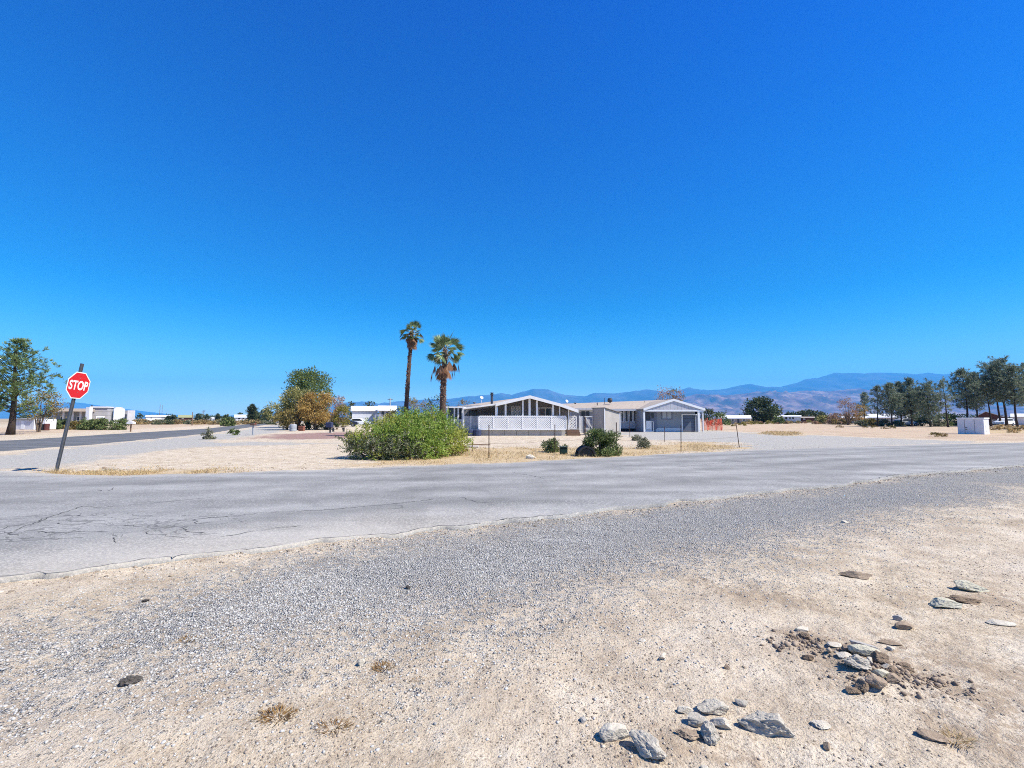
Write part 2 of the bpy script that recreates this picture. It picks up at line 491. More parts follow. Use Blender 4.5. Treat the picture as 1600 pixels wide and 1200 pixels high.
    grav = ramp(nt, v2s[0], [(0, (.2, .2, .195)), (.35, (.43, .415, .39)), (.75, (.55, .53, .5)), (1, (.68, .655, .615))])
    gap = ramp(nt, v2.outputs['Distance'], [(.45, (1, 1, 1)), (.8, (.35, .35, .35))])
    grav = mixc(nt, 1, grav, gap, 'MULTIPLY')
    grav = mixc(nt, mth(nt, 'MULTIPLY', ramp(nt, nM, [(.45, (0, 0, 0)), (.7, (1, 1, 1))]), .4), grav, (.5, .46, .4))
    gf = mth(nt, 'ADD', at('gravel'), mth(nt, 'MULTIPLY', mth(nt, 'SUBTRACT', mth(nt, 'ADD', mth(nt, 'MULTIPLY', nS, .6), mth(nt, 'MULTIPLY', nF, .4)), .5), 2.9))
    gfac = ramp(nt, gf, [(.42, (0, 0, 0)), (.68, (1, 1, 1))])
    col = mixc(nt, gfac, sand, grav)
    # pale road-base gravel, red lava rock, straw litter, pink field, dug dirt
    def blend(base, nm, colr, k=1.0, spread=1.4, lo=.4, hi=.65):
        f = mth(nt, 'ADD', at(nm), mth(nt, 'MULTIPLY', mth(nt, 'SUBTRACT', nS, .5), spread))
        f = ramp(nt, f, [(lo, (0, 0, 0)), (hi, (k, k, k))])
        return mixc(nt, f, base, colr)
    pale = ramp(nt, nz(nt, co, 7, 8, .75), [(.3, (.28, .262, .24)), (.55, (.39, .372, .34)), (.75, (.48, .46, .42))])
    col = blend(col, 'pale', pale)
    redc = ramp(nt, nS, [(.35, (.15, .07, .065)), (.65, (.33, .2, .185))])
    col = blend(col, 'red', redc, .85, 2.6, .45, .85)
    field = ramp(nt, mth(nt, 'ADD', mth(nt, 'MULTIPLY', nL, .5), mth(nt, 'MULTIPLY', nz(nt, mapping(nt, co, (.25, 1.6, 1)), 1, 6, .7), .5)),
                 [(.36, (.33, .23, .15)), (.5, (.45, .34, .245)), (.64, (.53, .41, .27))])
    col = blend(col, 'field', field, .85)
    straw = ramp(nt, nz(nt, co, 5, 8, .8), [(.34, (.32, .23, .13)), (.5, (.47, .345, .19)), (.66, (.58, .48, .34))])
    col = blend(col, 'straw', straw, .9, 1.8)
    dirt = ramp(nt, nS, [(.35, (.23, .17, .115)), (.65, (.4, .31, .22))])
    col = blend(col, 'dirt', dirt, .85, 2.4)
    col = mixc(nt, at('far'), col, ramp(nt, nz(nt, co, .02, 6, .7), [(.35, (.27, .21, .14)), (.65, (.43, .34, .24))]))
    ls.new(col, b.inputs['Base Color'])
    b.inputs['Roughness'].default_value = .95; b.inputs['Specular IOR Level'].default_value = .1
    hgt = mth(nt, 'ADD', mth(nt, 'MULTIPLY', nS, .7), mth(nt, 'MULTIPLY', nF, .35))
    hgt = mth(nt, 'ADD', hgt, mth(nt, 'MULTIPLY', gm, .25))
    hg2 = mth(nt, 'SUBTRACT', 1, v2.outputs['Distance'])
    mxh = nt.nodes.new('ShaderNodeMix'); mxh.data_type = 'FLOAT'
    ls.new(gfac, mxh.inputs[0]); ls.new(hgt, mxh.inputs[2]); ls.new(hg2, mxh.inputs[3])
    bump(nt, b, mxh.outputs[0], 1, .035)
    o = obj('ground', me, m)
    tag(o, kind='structure')
build_ground()

def resample(pts, step):
    out = []
    for (x0, y0), (x1, y1) in zip(pts[:-1], pts[1:]):
        n = max(1, int(math.hypot(x1 - x0, y1 - y0) / step))
        for k in range(n): out.append((x0 + (x1 - x0) * k / n, y0 + (y1 - y0) * k / n))
    out.append(pts[-1]); return out

def near_y(x):
    x = np.asarray(x, float)
    return np.interp(x, [p[0] for p in NEAR], [p[1] for p in NEAR]) + (vnoise(x, x * 0, 2.2, 21) - .5) * .22 + (vnoise(x, x * 0, 7, 22) - .5) * .09 + (vnoise(x, x * 0, .5, 24) - .5) * .3

def asphalt(name, tones, dirtmix, scale=1.0):
    m, nt, b, ns, ls = newmat(name)
    co = objco(nt)
    al = mapping(nt, co, (.16, 1.3, 1), (0, 0, -R(26)))           # streaks along the road
    n1 = nz(nt, al, .9, 5, .6); n2 = nz(nt, co, 1.1, 5, .65); n3 = nz(nt, co, 130, 3, .7); n4 = nz(nt, co, 38, 4, .75)
    f = mth(nt, 'ADD', mth(nt, 'MULTIPLY', n1, .6), mth(nt, 'MULTIPLY', n2, .4))
    c = ramp(nt, f, [(.36, tones[0]), (.5, tones[1]), (.64, tones[2])])
    c = mixc(nt, mth(nt, 'MULTIPLY', ramp(nt, n3, [(.3, (1, 1, 1)), (.5, (0, 0, 0))]), .55), c, [t * .4 for t in tones[0]])
    c = mixc(nt, mth(nt, 'MULTIPLY', ramp(nt, n4, [(.5, (0, 0, 0)), (.66, (1, 1, 1))]), .6), c, [min(1, t * 1.55) for t in tones[2]])
    if dirtmix:
        tk_ = nt.nodes.new('ShaderNodeAttribute'); tk_.attribute_name = 'track'
        c = mixc(nt, mth(nt, 'MULTIPLY', tk_.outputs['Fac'], .42, True), c, [t * .62 for t in tones[0]])
        big = ramp(nt, nz(nt, co, .45, 5, .6, 1.2), [(.55, (0, 0, 0)), (.6, (1, 1, 1))])
        c = mixc(nt, mth(nt, 'MULTIPLY', big, .16), c, [t * .6 for t in tones[0]])
        a = nt.nodes.new('ShaderNodeAttribute'); a.attribute_name = 'dust'
        d = mth(nt, 'ADD', a.outputs['Fac'], mth(nt, 'MULTIPLY', mth(nt, 'SUBTRACT', n4, .5), 1.2))
        c = mixc(nt, mth(nt, 'MULTIPLY', ramp(nt, d, [(.35, (0, 0, 0)), (.85, (1, 1, 1))]), dirtmix), c, (.48, .43, .36))
    if dirtmix:      # alligator cracking where the old surface has broken up
        a2 = nt.nodes.new('ShaderNodeAttribute'); a2.attribute_name = 'cracked'
        wn = nt.nodes.new('ShaderNodeTexNoise'); wn.inputs['Scale'].default_value = 2.6; wn.inputs['Detail'].default_value = 5; ls.new(co, wn.inputs['Vector'])
        wv = nt.nodes.new('ShaderNodeVectorMath'); wv.operation = 'MULTIPLY_ADD'; ls.new(wn.outputs['Color'], wv.inputs[0]); wv.inputs[1].default_value = (.7, .7, 0); ls.new(mapping(nt, co, (.55, 1.25, 1), (0, 0, -R(20))), wv.inputs[2])
        for sc_, th_ in ((1.1, .018), (2.6, .022)):
            vc = nt.nodes.new('ShaderNodeTexVoronoi'); vc.feature = 'DISTANCE_TO_EDGE'; vc.inputs['Scale'].default_value = sc_; ls.new(wv.outputs[0], vc.inputs['Vector'])
            ck = mth(nt, 'MULTIPLY', mth(nt, 'LESS_THAN', vc.outputs['Distance'], mth(nt, 'MULTIPLY', n2, th_ * 1.7)), mth(nt, 'GREATER_THAN', mth(nt, 'ADD', a2.outputs['Fac'], n1), 1.0))
            c = mixc(nt, mth(nt, 'MULTIPLY', ck, .5), c, (.06, .058, .055))
    ls.new(c, b.inputs['Base Color'])
    b.inputs['Roughness'].default_value = .88; b.inputs['Specular IOR Level'].default_value = .25
    bump(nt, b, mth(nt, 'ADD', mth(nt, 'MULTIPLY', n3, .5), n4), .7, .008)
    return m

ROADZ = .035
def build_road():
    n = resample(NEAR, .12) if False else None
    # pair both edges by a common parameter, finely stepped near the camera
    def arc(pts):
        d = [0]
        for a, c in zip(pts[:-1], pts[1:]): d.append(d[-1] + math.hypot(c[0]-a[0], c[1]-a[1]))
        return np.array(d)
    xs = np.concatenate([np.arange(-46, -9, .8), np.arange(-9, 12, .06), np.arange(12, 34, .2), np.arange(34, 236, 3)])
    nx = np.array([p[0] for p in NEAR]); ny = np.array([p[1] for p in NEAR])
    fx = np.array([p[0] for p in FAR]); fy = np.array([p[1] for p in FAR])
    yn = np.interp(xs, nx, ny); yf = np.interp(xs, fx, fy)
    cut = xs < 14
    yn = yn + (vnoise(xs, xs * 0, 2.2, 21) - .5) * .22 + (vnoise(xs, xs * 0, 7, 22) - .5) * .09 + (vnoise(xs, xs * 0, .5, 24) - .5) * .3
    yf = yf + (vnoise(xs, xs * 0, 1.2, 23) - .5) * .5 + (vnoise(xs, xs * 0, 5, 25) - .5) * .25
    K = 22
    t = np.concatenate([[0, .004], np.linspace(.03, .97, K), [.996, 1]])
    Yg = yn[None, :] * (1 - t[:, None]) + yf[None, :] * t[:, None]
    Xg = np.broadcast_to(xs, Yg.shape)
    Zg = np.full(Yg.shape, ROADZ) + np.sin(t * math.pi)[:, None] * .03
    Zg[-1] -= .03; Zg[0] -= 0.0
    top = np.stack([Xg, Yg, Zg], -1).reshape(-1, 3)
    nxs = len(xs); nt_ = len(t)
    i = np.arange(nt_ - 1)[:, None]; j = np.arange(nxs - 1)[None, :]
    f = np.stack([i * nxs + j, i * nxs + j + 1, (i+1) * nxs + j + 1, (i+1) * nxs + j], -1).reshape(-1, 4)
    # broken front face of the slab
    low = np.stack([xs, yn + .0, np.full(nxs, -.05)], -1)
    base = len(top)
    jj = np.arange(nxs - 1)
    f2 = np.stack([base + jj, base + jj + 1, jj + 1, jj], -1)
    low2 = np.stack([xs, yf, np.full(nxs, -.05)], -1); b2 = base + nxs; lt = (nt_ - 1) * nxs
    f3 = np.stack([lt + jj, lt + jj + 1, b2 + jj + 1, b2 + jj], -1)
    v = np.concatenate([top, low, low2]); fc = np.concatenate([f, f2, f3])
    me = np_mesh('road', v, fc, False)
    dust = np.zeros(len(v))
    tt = np.repeat(t, nxs)
    xx = np.tile(xs, nt_)
    e = np.clip(1 - tt / (.30 + .1 * (vnoise(xx, tt * 0, .4, 31) - .5)), 0, 1) * (.12 + .72 * np.clip((3 - xx) / 5, 0, 1)) + np.clip((tt - .9) / .1, 0, 1) * .9
    dust[:len(top)] = e
    dust[len(top):] = .25
    at = me.attributes.new('dust', 'FLOAT', 'POINT'); at.data.foreach_set('value', dust.astype(np.float32))
    ZC = [lerp_poly([(-300, 850), (-100, 822), (60, 800), (200, 795), (420, 800), (430, 822), (330, 850), (150, 862), (-100, 880)]), lerp_poly([(520, 790), (760, 770), (800, 790), (560, 812)])]
    tv = sum(np.exp(-((tt + .05 * (vnoise(xx, tt * 0, .15, 35) - .5) - q_) / .05) ** 2) for q_ in (.2, .38, .6, .8)) * (.4 + .9 * vnoise(xx, tt * 3, .5, 36))
    tv = np.concatenate([tv, np.zeros(len(v) - len(tv))])
    at = me.attributes.new('track', 'FLOAT', 'POINT'); at.data.foreach_set('value', tv.astype(np.float32))
    ckv = np.zeros(len(v)); ckv[:len(top)] = zsum(top[:, 0], top[:, 1], ZC, 1.0) * .62
    at = me.attributes.new('cracked', 'FLOAT', 'POINT'); at.data.foreach_set('value', ckv.astype(np.float32))
    o = obj('road', me, asphalt('weathered_asphalt', [(.165, .162, .155), (.245, .24, .23), (.34, .333, .318)], .6))
    tag(o, kind='structure')
    # side road: darker, newer asphalt running away to the left
    ne = lerp_poly([(-90, 717), (0, 705), (162, 693), (320, 678), (388, 668)]) + [(-79, 152), (-300, 660)]
    fe = [(-38.5, 18)] + lerp_poly([(0, 689), (204, 676.6), (320, 670)]) + [(-89, 160), (-309, 664)]
    ny_ = np.array([p[1] for p in ne]); nx_ = np.array([p[0] for p in ne]); fy_ = np.array([p[1] for p in fe]); fx_ = np.array([p[0] for p in fe])
    ys = np.concatenate([np.arange(17, 60, .25), np.arange(60, 660, 4)])
    xa = np.interp(ys, ny_, nx_) + (vnoise(ys, ys * 0, .9, 41) - .5) * .5; xb = np.interp(ys, fy_, fx_) + (vnoise(ys, ys * 0, .9, 42) - .5) * .5
    t = np.linspace(0, 1, 12)
    Xg = xb[None] * (1 - t[:, None]) + xa[None] * t[:, None]
    Yg = np.broadcast_to(ys, Xg.shape); Zg = np.full(Xg.shape, .02) + np.sin(t * math.pi)[:, None] * .1
    Zg[0] = -.02; Zg[-1] = -.02
    v = np.stack([Xg, Yg, Zg], -1).reshape(-1, 3); nn = len(ys)
    i = np.arange(11)[:, None]; j = np.arange(nn - 1)[None]
    f = np.stack([i*nn+j, (i+1)*nn+j, (i+1)*nn+j+1, i*nn+j+1], -1).reshape(-1, 4)
    me = np_mesh('side_road', v, f, True)
    o = obj('side_road', me, asphalt('dark_asphalt', [(.075, .078, .085), (.1, .103, .108), (.15, .15, .152)], 0))
    tag(o, kind='structure')

    # cracks in the asphalt: narrow open seams following traced lines
    cr = [[(0, 838), (30, 834), (55, 824), (80, 814), (105, 806), (120, 800), (130, 797)], [(0, 836), (18, 829), (45, 825)], [(5, 838), (20, 842), (34, 844)],
          [(50, 826), (70, 817), (95, 813), (115, 812), (133, 813)], [(88, 824), (100, 827), (130, 825), (160, 820), (185, 819)], [(185, 828), (220, 829), (265, 822), (310, 817), (370, 812), (420, 806)],
          [(283, 830), (292, 836), (305, 838), (320, 839)], [(300, 818), (310, 824), (330, 822)], [(176, 841), (180, 849), (183, 854)], [(222, 838), (240, 841), (262, 843)],
          [(255, 845), (280, 846), (300, 846)], [(130, 797), (160, 799), (200, 796), (260, 790), (330, 783)], [(50, 838), (90, 840), (130, 837), (170, 838)],
          [(150, 770), (160, 772), (172, 772), (178, 766)], [(900, 723), (940, 728), (985, 731), (1010, 731)], [(720, 782), (742, 789), (770, 790)], [(800, 742), (830, 747), (850, 752)],
          [(425, 806), (500, 803), (590, 795), (680, 785)], [(1060, 733), (1120, 727), (1180, 722)], [(340, 845), (420, 832), (480, 826)]]
    edge = [(x, y + .05) for x, y in NEAR if -9 < x < 1.2]
    crw = [[tuple(G(*q)[:2]) for q in c] for c in cr] + [[(x, near_y(x) + .035) for x in np.arange(a, b, .06)] for a, b in ((-7.5, -5.1), (-5.0, -2.6), (-2.5, -.4), (-.3, .9), (8.5, 11.8), (11.9, 17))]
    mb = MB()
    for c in crw:
        p = resample(c, .07)
        pts = []
        for k, (x, y) in enumerate(p):
            j = .03
            pts.append((x + random.uniform(-j, j), y + random.uniform(-j, j)))
        L = len(pts)
        vs = []
        for k, (x, y) in enumerate(pts):
            a = pts[max(0, k-1)]; c2 = pts[min(L-1, k+1)]
            tx, ty = c2[0]-a[0], c2[1]-a[1]; l = math.hypot(tx, ty) + 1e-9
            w = (.002 + .008 * random.random()) * (1 if 0 < k < L-1 else .2) * min(1, y / 7)
            zz = road_z(x, y) + .004
            vs += [(x - ty/l*w, y + tx/l*w, zz), (x + ty/l*w, y - tx/l*w, zz)]
        mb.add(vs, [(2*k, 2*k+1, 2*k+3, 2*k+2) for k in range(L-1)])
    o = mb.build('road_crack', M['crack'])
    tag(o, kind='structure')

def road_z(x, y):
    yn = np.interp(x, [p[0] for p in NEAR], [p[1] for p in NEAR]); yf = np.interp(x, [p[0] for p in FAR], [p[1] for p in FAR])
    t = min(1, max(0, (y - yn) / (yf - yn)))
    return ROADZ + math.sin(t * math.pi) * .03
M['crack'] = plain('crack_fill', (.085, .083, .08), .95, .4, 12)
build_road()

def on_road(x, y, m=0):
    yn = np.interp(x, [p[0] for p in NEAR], [p[1] for p in NEAR]); yf = np.interp(x, [p[0] for p in FAR], [p[1] for p in FAR])
    return (y > yn - m) & (y < yf + m)

# ------------------------------------------------------------------ loose stones
ICO = None
def ico_np(sub=1):
    bm = bmesh.new(); bmesh.ops.create_icosphere(bm, subdivisions=sub, radius=1)
    v = np.array([q.co[:] for q in bm.verts]); f = np.array([[q.index for q in fc.verts] for fc in bm.faces]); bm.free()
    return v, f

def scatter_stones(name, n, sampler, size, flat, mat, sub=1, seed=1):
    r = np.random.default_rng(seed)
    v0, f0 = ico_np(sub)
    x, y = sampler(n, r)
    n = len(x)
    s = size[0] * (size[1] / size[0]) ** (r.random(n) ** 2.2)
    V = v0[None] * (1 + (r.random((n, len(v0), 1)) - .5) * .7)
    V = V * np.stack([.7 + .6 * r.random(n), .7 + .6 * r.random(n), flat * (.7 + .6 * r.random(n))], -1)[:, None]
    a = r.random(n) * 6.283; ca, sa = np.cos(a)[:, None], np.sin(a)[:, None]
    X = V[:, :, 0] * ca - V[:, :, 1] * sa; Yv = V[:, :, 0] * sa + V[:, :, 1] * ca
    z0 = ground_z(x, y)
    W = np.stack([X * s[:, None] + x[:, None], Yv * s[:, None] + y[:, None], V[:, :, 2] * s[:, None] + (z0 + s * flat * .3)[:, None]], -1).reshape(-1, 3)
    Fc = (f0[None] + (np.arange(n) * len(v0))[:, None, None]).reshape(-1, 3)
    o = obj(name, np_mesh(name, W, Fc, False), mat)
    return tag(o, kind='stuff')

def stonemat(name, stops):
    m, nt, b, ns, ls = newmat(name)
    g = nt.nodes.new('ShaderNodeNewGeometry')
    c = ramp(nt, g.outputs['Random Per Island'], stops)
    c = mixc(nt, mth(nt, 'MULTIPLY', nz(nt, objco(nt), 90, 3), .3), c, [.3, .28, .26])
    ls.new(c, b.inputs['Base Color']); b.inputs['Roughness'].default_value = .9; b.inputs['Specular IOR Level'].default_value = .2
    return m
M['gravel'] = stonemat('gravel_chips', [(0, (.2, .2, .195)), (.3, (.4, .39, .37)), (.85, (.48, .47, .445)), (1, (.56, .545, .51))])
M['pebbles'] = stonemat('tan_pebbles', [(0, (.12, .09, .065)), (.4, (.3, .235, .17)), (.8, (.46, .38, .29)), (1, (.58, .51, .42))])

def samp_gravel(n, r):
    # uniform over the wedge in front, kept where the gravel zone is
    N_ = n * 9
    a = np.radians(r.uniform(-54, 54, N_)); d = 1.6 + (14 - 1.6) * r.random(N_) ** .8
    x, y = d * np.sin(a), d * np.cos(a)
    z = zsum(x + (r.random(N_) - .5) * .5, y + (r.random(N_) - .5) * .5, Z_GRAVEL, 1.8)
    z = z * (.55 + .9 * vnoise(x, y, 1.7, 61))
    k = (r.random(N_) < z ** 2.1) & ~on_road(x, y, -.05)
    k2 = r.random(N_) < np.clip(1.6 - d / 11, .25, 1)
    k &= k2
    return x[k][:n], y[k][:n]
def samp_sand(n, r):
    N_ = n * 3
    a = np.radians(r.uniform(-54, 54, N_)); d = 1.5 + 10 * r.random(N_) ** 1.3
    x, y = d * np.sin(a), d * np.cos(a)
    dn = np.clip((vnoise(x, y, 1.3, 51) * .6 + vnoise(x, y, 4.1, 52) * .4 - .36) * 3.2, .08, 1)
    yn = np.interp(x, [p[0] for p in NEAR], [p[1] for p in NEAR])
    k = (r.random(N_) < dn) & (y < yn - .05)
    return x[k][:n], y[k][:n]
scatter_stones('gravel', 95000, samp_gravel, (.0026, .0095), .75, M['gravel'], 1, 3)
scatter_stones('pebbles', 42000, samp_sand, (.0014, .0085), .6, M['pebbles'], 1, 4)
def samp_edge(n, r):
    i = r.random(n); x = -6 + 22 * i ** 1.3
    y = np.interp(x, [p[0] for p in NEAR], [p[1] for p in NEAR]) - np.abs(r.normal(.08, .22, n))
    return x, y
scatter_stones('edge_gravel', 2600, samp_edge, (.004, .02), .7, M['pebbles'], 1, 5)
def samp_field(n, r):
    a = r.random(n); x = -14 + 30 * r.random(n)
    yf = np.interp(x, [p[0] for p in FAR], [p[1] for p in FAR])
    return x, yf + .2 + np.abs(r.normal(0, 4, n))
scatter_stones('yard_stones', 1500, samp_field, (.008, .032), .6, M['pebbles'], 1, 6)

def rock_mesh(seed, dims, rough=.06, cuts=15, sub=5):
    r = random.Random(seed)
    bm = bmesh.new(); bmesh.ops.create_icosphere(bm, subdivisions=sub, radius=1)
    pl = []
    for k in range(cuts):
        n = Vector((r.gauss(0, 1), r.gauss(0, 1), r.gauss(0, .9))).normalized()
        pl.append((n, r.uniform(.52, .86)))
    off = Vector((r.uniform(0, 50), r.uniform(0, 50), r.uniform(0, 50)))
    for v in bm.verts:
        p = v.co.copy()
        for n, d in pl:
            e = p.dot(n) - d
            if e > 0: p -= n * e
        p += p.normalized() * (mnoise.fractal(p * 2.2 + off, 1.0, 2.0, 5) * rough * 1.6 + mnoise.noise(p * 9 + off) * rough * .5)
        p += p.normalized() * (abs(mnoise.noise(p * 5 + off * 2)) * -rough * .9 + mnoise.noise(p * 22 + off) * rough * .3)
        v.co = Vector((p.x * dims[0], p.y * dims[1], p.z * dims[2]))
    z = min(v.co.z for v in bm.verts)
    for v in bm.verts: v.co.z -= z
    me = bpy.data.meshes.new('rock'); bm.to_mesh(me); bm.free()
    return me

def put_rock(px, py, wpx, hk, mat, label, seed, rz=0, dk=.6, tilt=0, rough=.06, sink=.25, name='rock', cat='rock', lift=0, cuts=12):
    "rock centred on pixel (px,py), wpx pixels wide, hk its height and dk its depth as fractions of the width"
    g = G(px, py)
    w = wpx / F * (g.y * CT - (0 - H) * -ST) * .92
    me = rock_mesh(seed, (w / 2 / .75, w / 2 * dk / .75, w / 2 * hk / .75), rough, cuts)
    z = float(ground_z(np.array([g.x]), np.array([g.y]))[0])
    o = obj(name, me, M[mat], None, (g.x, g.y, z - sink * w * hk + lift))
    o.rotation_euler = (R(tilt), R(tilt * .5), R(rz))
    return tag(o, label, cat)

RK = [
 (961, 1141, 42, .52, 'rock_pale', 'pale flat topped rock at the left end of the foreground stones', 1, 10, .7, 0, .04),
 (1013, 1168, 62, .42, 'rock_grey', 'long rough grey rock lying slanted nearest the camera', 2, -52, .5, 4, .09),
 (1071, 1106, 21, .45, 'rock_pale', 'small flat whitish stone left of the grey rock cluster', 3, 0, .7, 0, .03),
 (1110, 1105, 44, .5, 'rock_grey', 'grey slab on the far side of the foreground rock cluster, dark under its front edge', 4, -8, .55, 6, .08),
 (1091, 1126, 36, .45, 'rock_grey', 'pale grey oblong rock on the left side of the cluster centre', 5, -10, .5, 0, .05),
 (1127, 1129, 31, .45, 'rock_pale', 'smooth pale wedge rock on the right side of the cluster', 6, -28, .55, 0, .03),
 (1108, 1149, 29, .85, 'rock_grey', 'rounded lumpy grey rock at the front of the cluster', 7, 70, .9, 0, .1),
 (1076, 1145, 33, .3, 'rock_brown', 'low tan crusty rock in front left of the cluster', 8, 5, .7, 0, .09),
 (1197, 1133, 72, .42, 'rock_grey', 'biggest grey rough rock, standing alone right of the cluster', 9, -30, .5, 8, .1),
 (1160, 1096, 20, .4, 'rock_grey', 'small grey stone behind the biggest grey rock', 10, -25, .6, 0, .05),
 (1337, 898, 46, .22, 'rock_brown', 'thin tan slab tilted up alone near the gravel edge', 11, -14, .35, 6, .03),
 (1512, 918, 44, .32, 'rock_green', 'greenish grey broken slab farthest right of the loose slabs', 12, -14, .5, 4, .08),
 (1478, 945, 46, .28, 'rock_green', 'pale flat slab below the greenish broken slab', 13, -8, .45, 4, .06),
 (1508, 937, 46, .25, 'clod', 'dark crumbly dirt lump between two pale slabs', 14, -10, .4, 0, .1),
 (1415, 982, 32, .3, 'rock_brown', 'flat tan stone propped beside a small blue grey pebble', 15, 14, .5, 4, .03),
 (1403, 969, 12, .7, 'rock_blue', 'small rounded blue grey pebble behind a flat tan stone', 16, 0, .8, 0, .02),
 (1565, 974, 34, .16, 'rock_pale', 'very flat pale stone near the right edge', 17, -8, .5, 0, .03),
 (1347, 1017, 34, .55, 'rock_blue', 'angular blue grey rock at the top of the stone pile', 18, -28, .55, 8, .03),
 (1325, 1025, 17, .7, 'rock_brown', 'small brown block on the upper left of the stone pile', 19, 20, .8, 0, .05),
 (1306, 1014, 22, .3, 'rock_pale', 'flat pale chip upper left of the stone pile', 20, 10, .7, 0, .02),
 (1318, 1034, 20, .45, 'rock_pale', 'round pale stone on the left flank of the stone pile', 21, 0, .85, 0, .03),
 (1352, 1034, 36, .5, 'rock_green', 'long greenish grey rock across the middle of the stone pile', 22, -22, .5, 0, .06),
 (1341, 1054, 38, .5, 'rock_grey', 'crumbly grey concrete lump at the centre left of the stone pile', 23, -10, .7, 0, .12),
 (1360, 1047, 10, .9, 'rock_pale', 'tiny pale upright stone amid the stone pile', 24, 30, .8, 0, .03),
 (1385, 1054, 12, .8, 'rock_pale', 'small round white pebble on the right of the stone pile', 25, 0, .9, 0, .02),
 (1377, 1064, 22, .6, 'rock_green', 'pale green faceted stone in front of the white pebble', 26, -20, .7, 0, .02),
 (1396, 1061, 20, .6, 'clod', 'brown clod right of the pale green faceted stone', 27, 10, .8, 0, .09),
 (1396, 1073, 22, .55, 'rock_brown', 'dark brown rounded stone at the lower right of the pile', 28, 0, .7, 0, .06),
 (1349, 1080, 22, .75, 'clod', 'upright brown clod at the front of the stone pile', 29, 50, .8, 0, .09),
 (1368, 1079, 26, .65, 'rock_brown', 'brown faceted rock at the front right of the stone pile', 30, -20, .8, 0, .05),
 (1333, 1082, 18, .6, 'clod', 'small loose clod at the front left of the stone pile', 31, 0, .8, 0, .1),
 (1378, 1046, 30, .6, 'clod', 'dark soil lump behind the white pebble in the pile', 32, -20, .8, 0, .12),
 (1414, 1051, 24, .6, 'clod', 'dark soil clod at the right end of the stone pile', 33, -20, .7, 0, .12),
 (1388, 1005, 30, .2, 'rock_brown', 'thin brown sliver of stone behind the stone pile', 34, -16, .3, 6, .03),
 (1392, 1014, 12, .5, 'rock_pale', 'little pale stone between the pile and the thin sliver', 35, 0, .8, 0, .03),
 (1253, 986, 22, .25, 'rock_pale', 'flat pale chip above the churned soil', 36, 6, .6, 0, .02),
 (1258, 998, 16, .6, 'clod', 'dark clod on the upper left of the churned soil', 37, -20, .7, 0, .1),
 (1240, 998, 15, .5, 'clod', 'leftmost brown clod of the churned soil', 38, -20, .7, 0, .1),
 (1264, 1031, 16, .5, 'clod', 'dark clod on the lower left of the churned soil', 39, -15, .6, 0, .1),
 (1454, 1150, 36, .32, 'rock_brown', 'dark split stone at lower right beside dry grass', 40, -24, .5, 4, .07),
 (1283, 1132, 26, .25, 'rock_pale', 'crumbled pale patch of stone right of the biggest grey rock', 41, -10, .8, 0, .12),
 (1292, 1164, 14, .7, 'rock_brown', 'small tan egg shaped stone at the bottom right', 42, 60, .7, 0, .03),
 (911, 1118, 11, .6, 'rock_blue', 'small grey pebble left of the foreground rocks', 43, 0, .8, 0, .02),
 (1099, 1190, 12, .4, 'rock_pale', 'small oval tan pebble at the bottom edge', 44, 0, .8, 0, .02),
 (1036, 1026, 14, .7, 'rock_pale', 'small tan stone alone in the bare dirt near the middle', 45, 40, .6, 0, .04),
 (1136, 1041, 10, .9, 'rock_brown', 'small dark upright stone alone in the middle of the dirt', 46, 0, .7, 0, .04),
 (202, 1067, 31, .32, 'rock_black', 'black lump of asphalt on the sandy shoulder', 47, 10, .5, 0, .13),
 (565, 1037, 11, .95, 'rock_pale', 'small upright pale pebble beside a rusty weed', 48, 20, .8, 0, .03),
 (637, 919, 8, .8, 'rock_black', 'small dark stone on the grey gravel band', 49, 0, .8, 0, .04),
 (227, 937, 10, .4, 'rock_black', 'small flat dark chip on the gravel at left', 50, 10, .6, 0, .04),
 (1003, 1001, 13, .25, 'rock_pale', 'flat pale chip at mid distance in the bare dirt', 52, 5, .6, 0, .02),
 (1320, 815, 11, .4, 'rock_pale', 'white chip on the far gravel shoulder', 53, 0, .6, 0, .02),
]
for k in RK:
    if k[4]: put_rock(k[0], k[1], k[2], k[3], k[4], k[5], k[6], k[7], k[8], k[9], k[10], .24 if k[4] != 'clod' else .35)
# crumbs of soil round the pile
def samp_pile(n, r):
    c = G(1375, 1055); c2 = G(1262, 1010); c3 = G(1450, 1070)
    w = r.random(n)
    cx = np.where(w < .45, c.x, np.where(w < .75, c2.x, c3.x)); cy = np.where(w < .45, c.y, np.where(w < .75, c2.y, c3.y))
    return cx + r.normal(0, .12, n) + .0, cy + r.normal(0, .07, n) - (cx - c.x) * .0
scatter_stones('soil_crumbs', 700, samp_pile, (.004, .02), .8, stonemat('soil_crumb', [(0, (.12, .085, .06)), (.5, (.24, .175, .12)), (1, (.4, .31, .22))]), 1, 8)

# ------------------------------------------------------------------ foliage kit
def unit(v): return v / (np.linalg.norm(v, axis=-1, keepdims=True) + 1e-9)

def blades(base, direc, length, width, r):
    "flat pointed blades: base (n,3), unit direction (n,3)"
    n = len(base)
    q = unit(np.cross(direc, r.normal(size=(n, 3))))
    L = np.asarray(length).reshape(-1, 1) * np.ones((n, 1)); W = np.asarray(width).reshape(-1, 1) * np.ones((n, 1))
    mid = base + direc * L * .45
    v = np.stack([base, mid - q * W, base + direc * L, mid + q * W], 1).reshape(-1, 3)
    f = (np.arange(n) * 4)[:, None] + np.arange(4)[None]
    return v, f

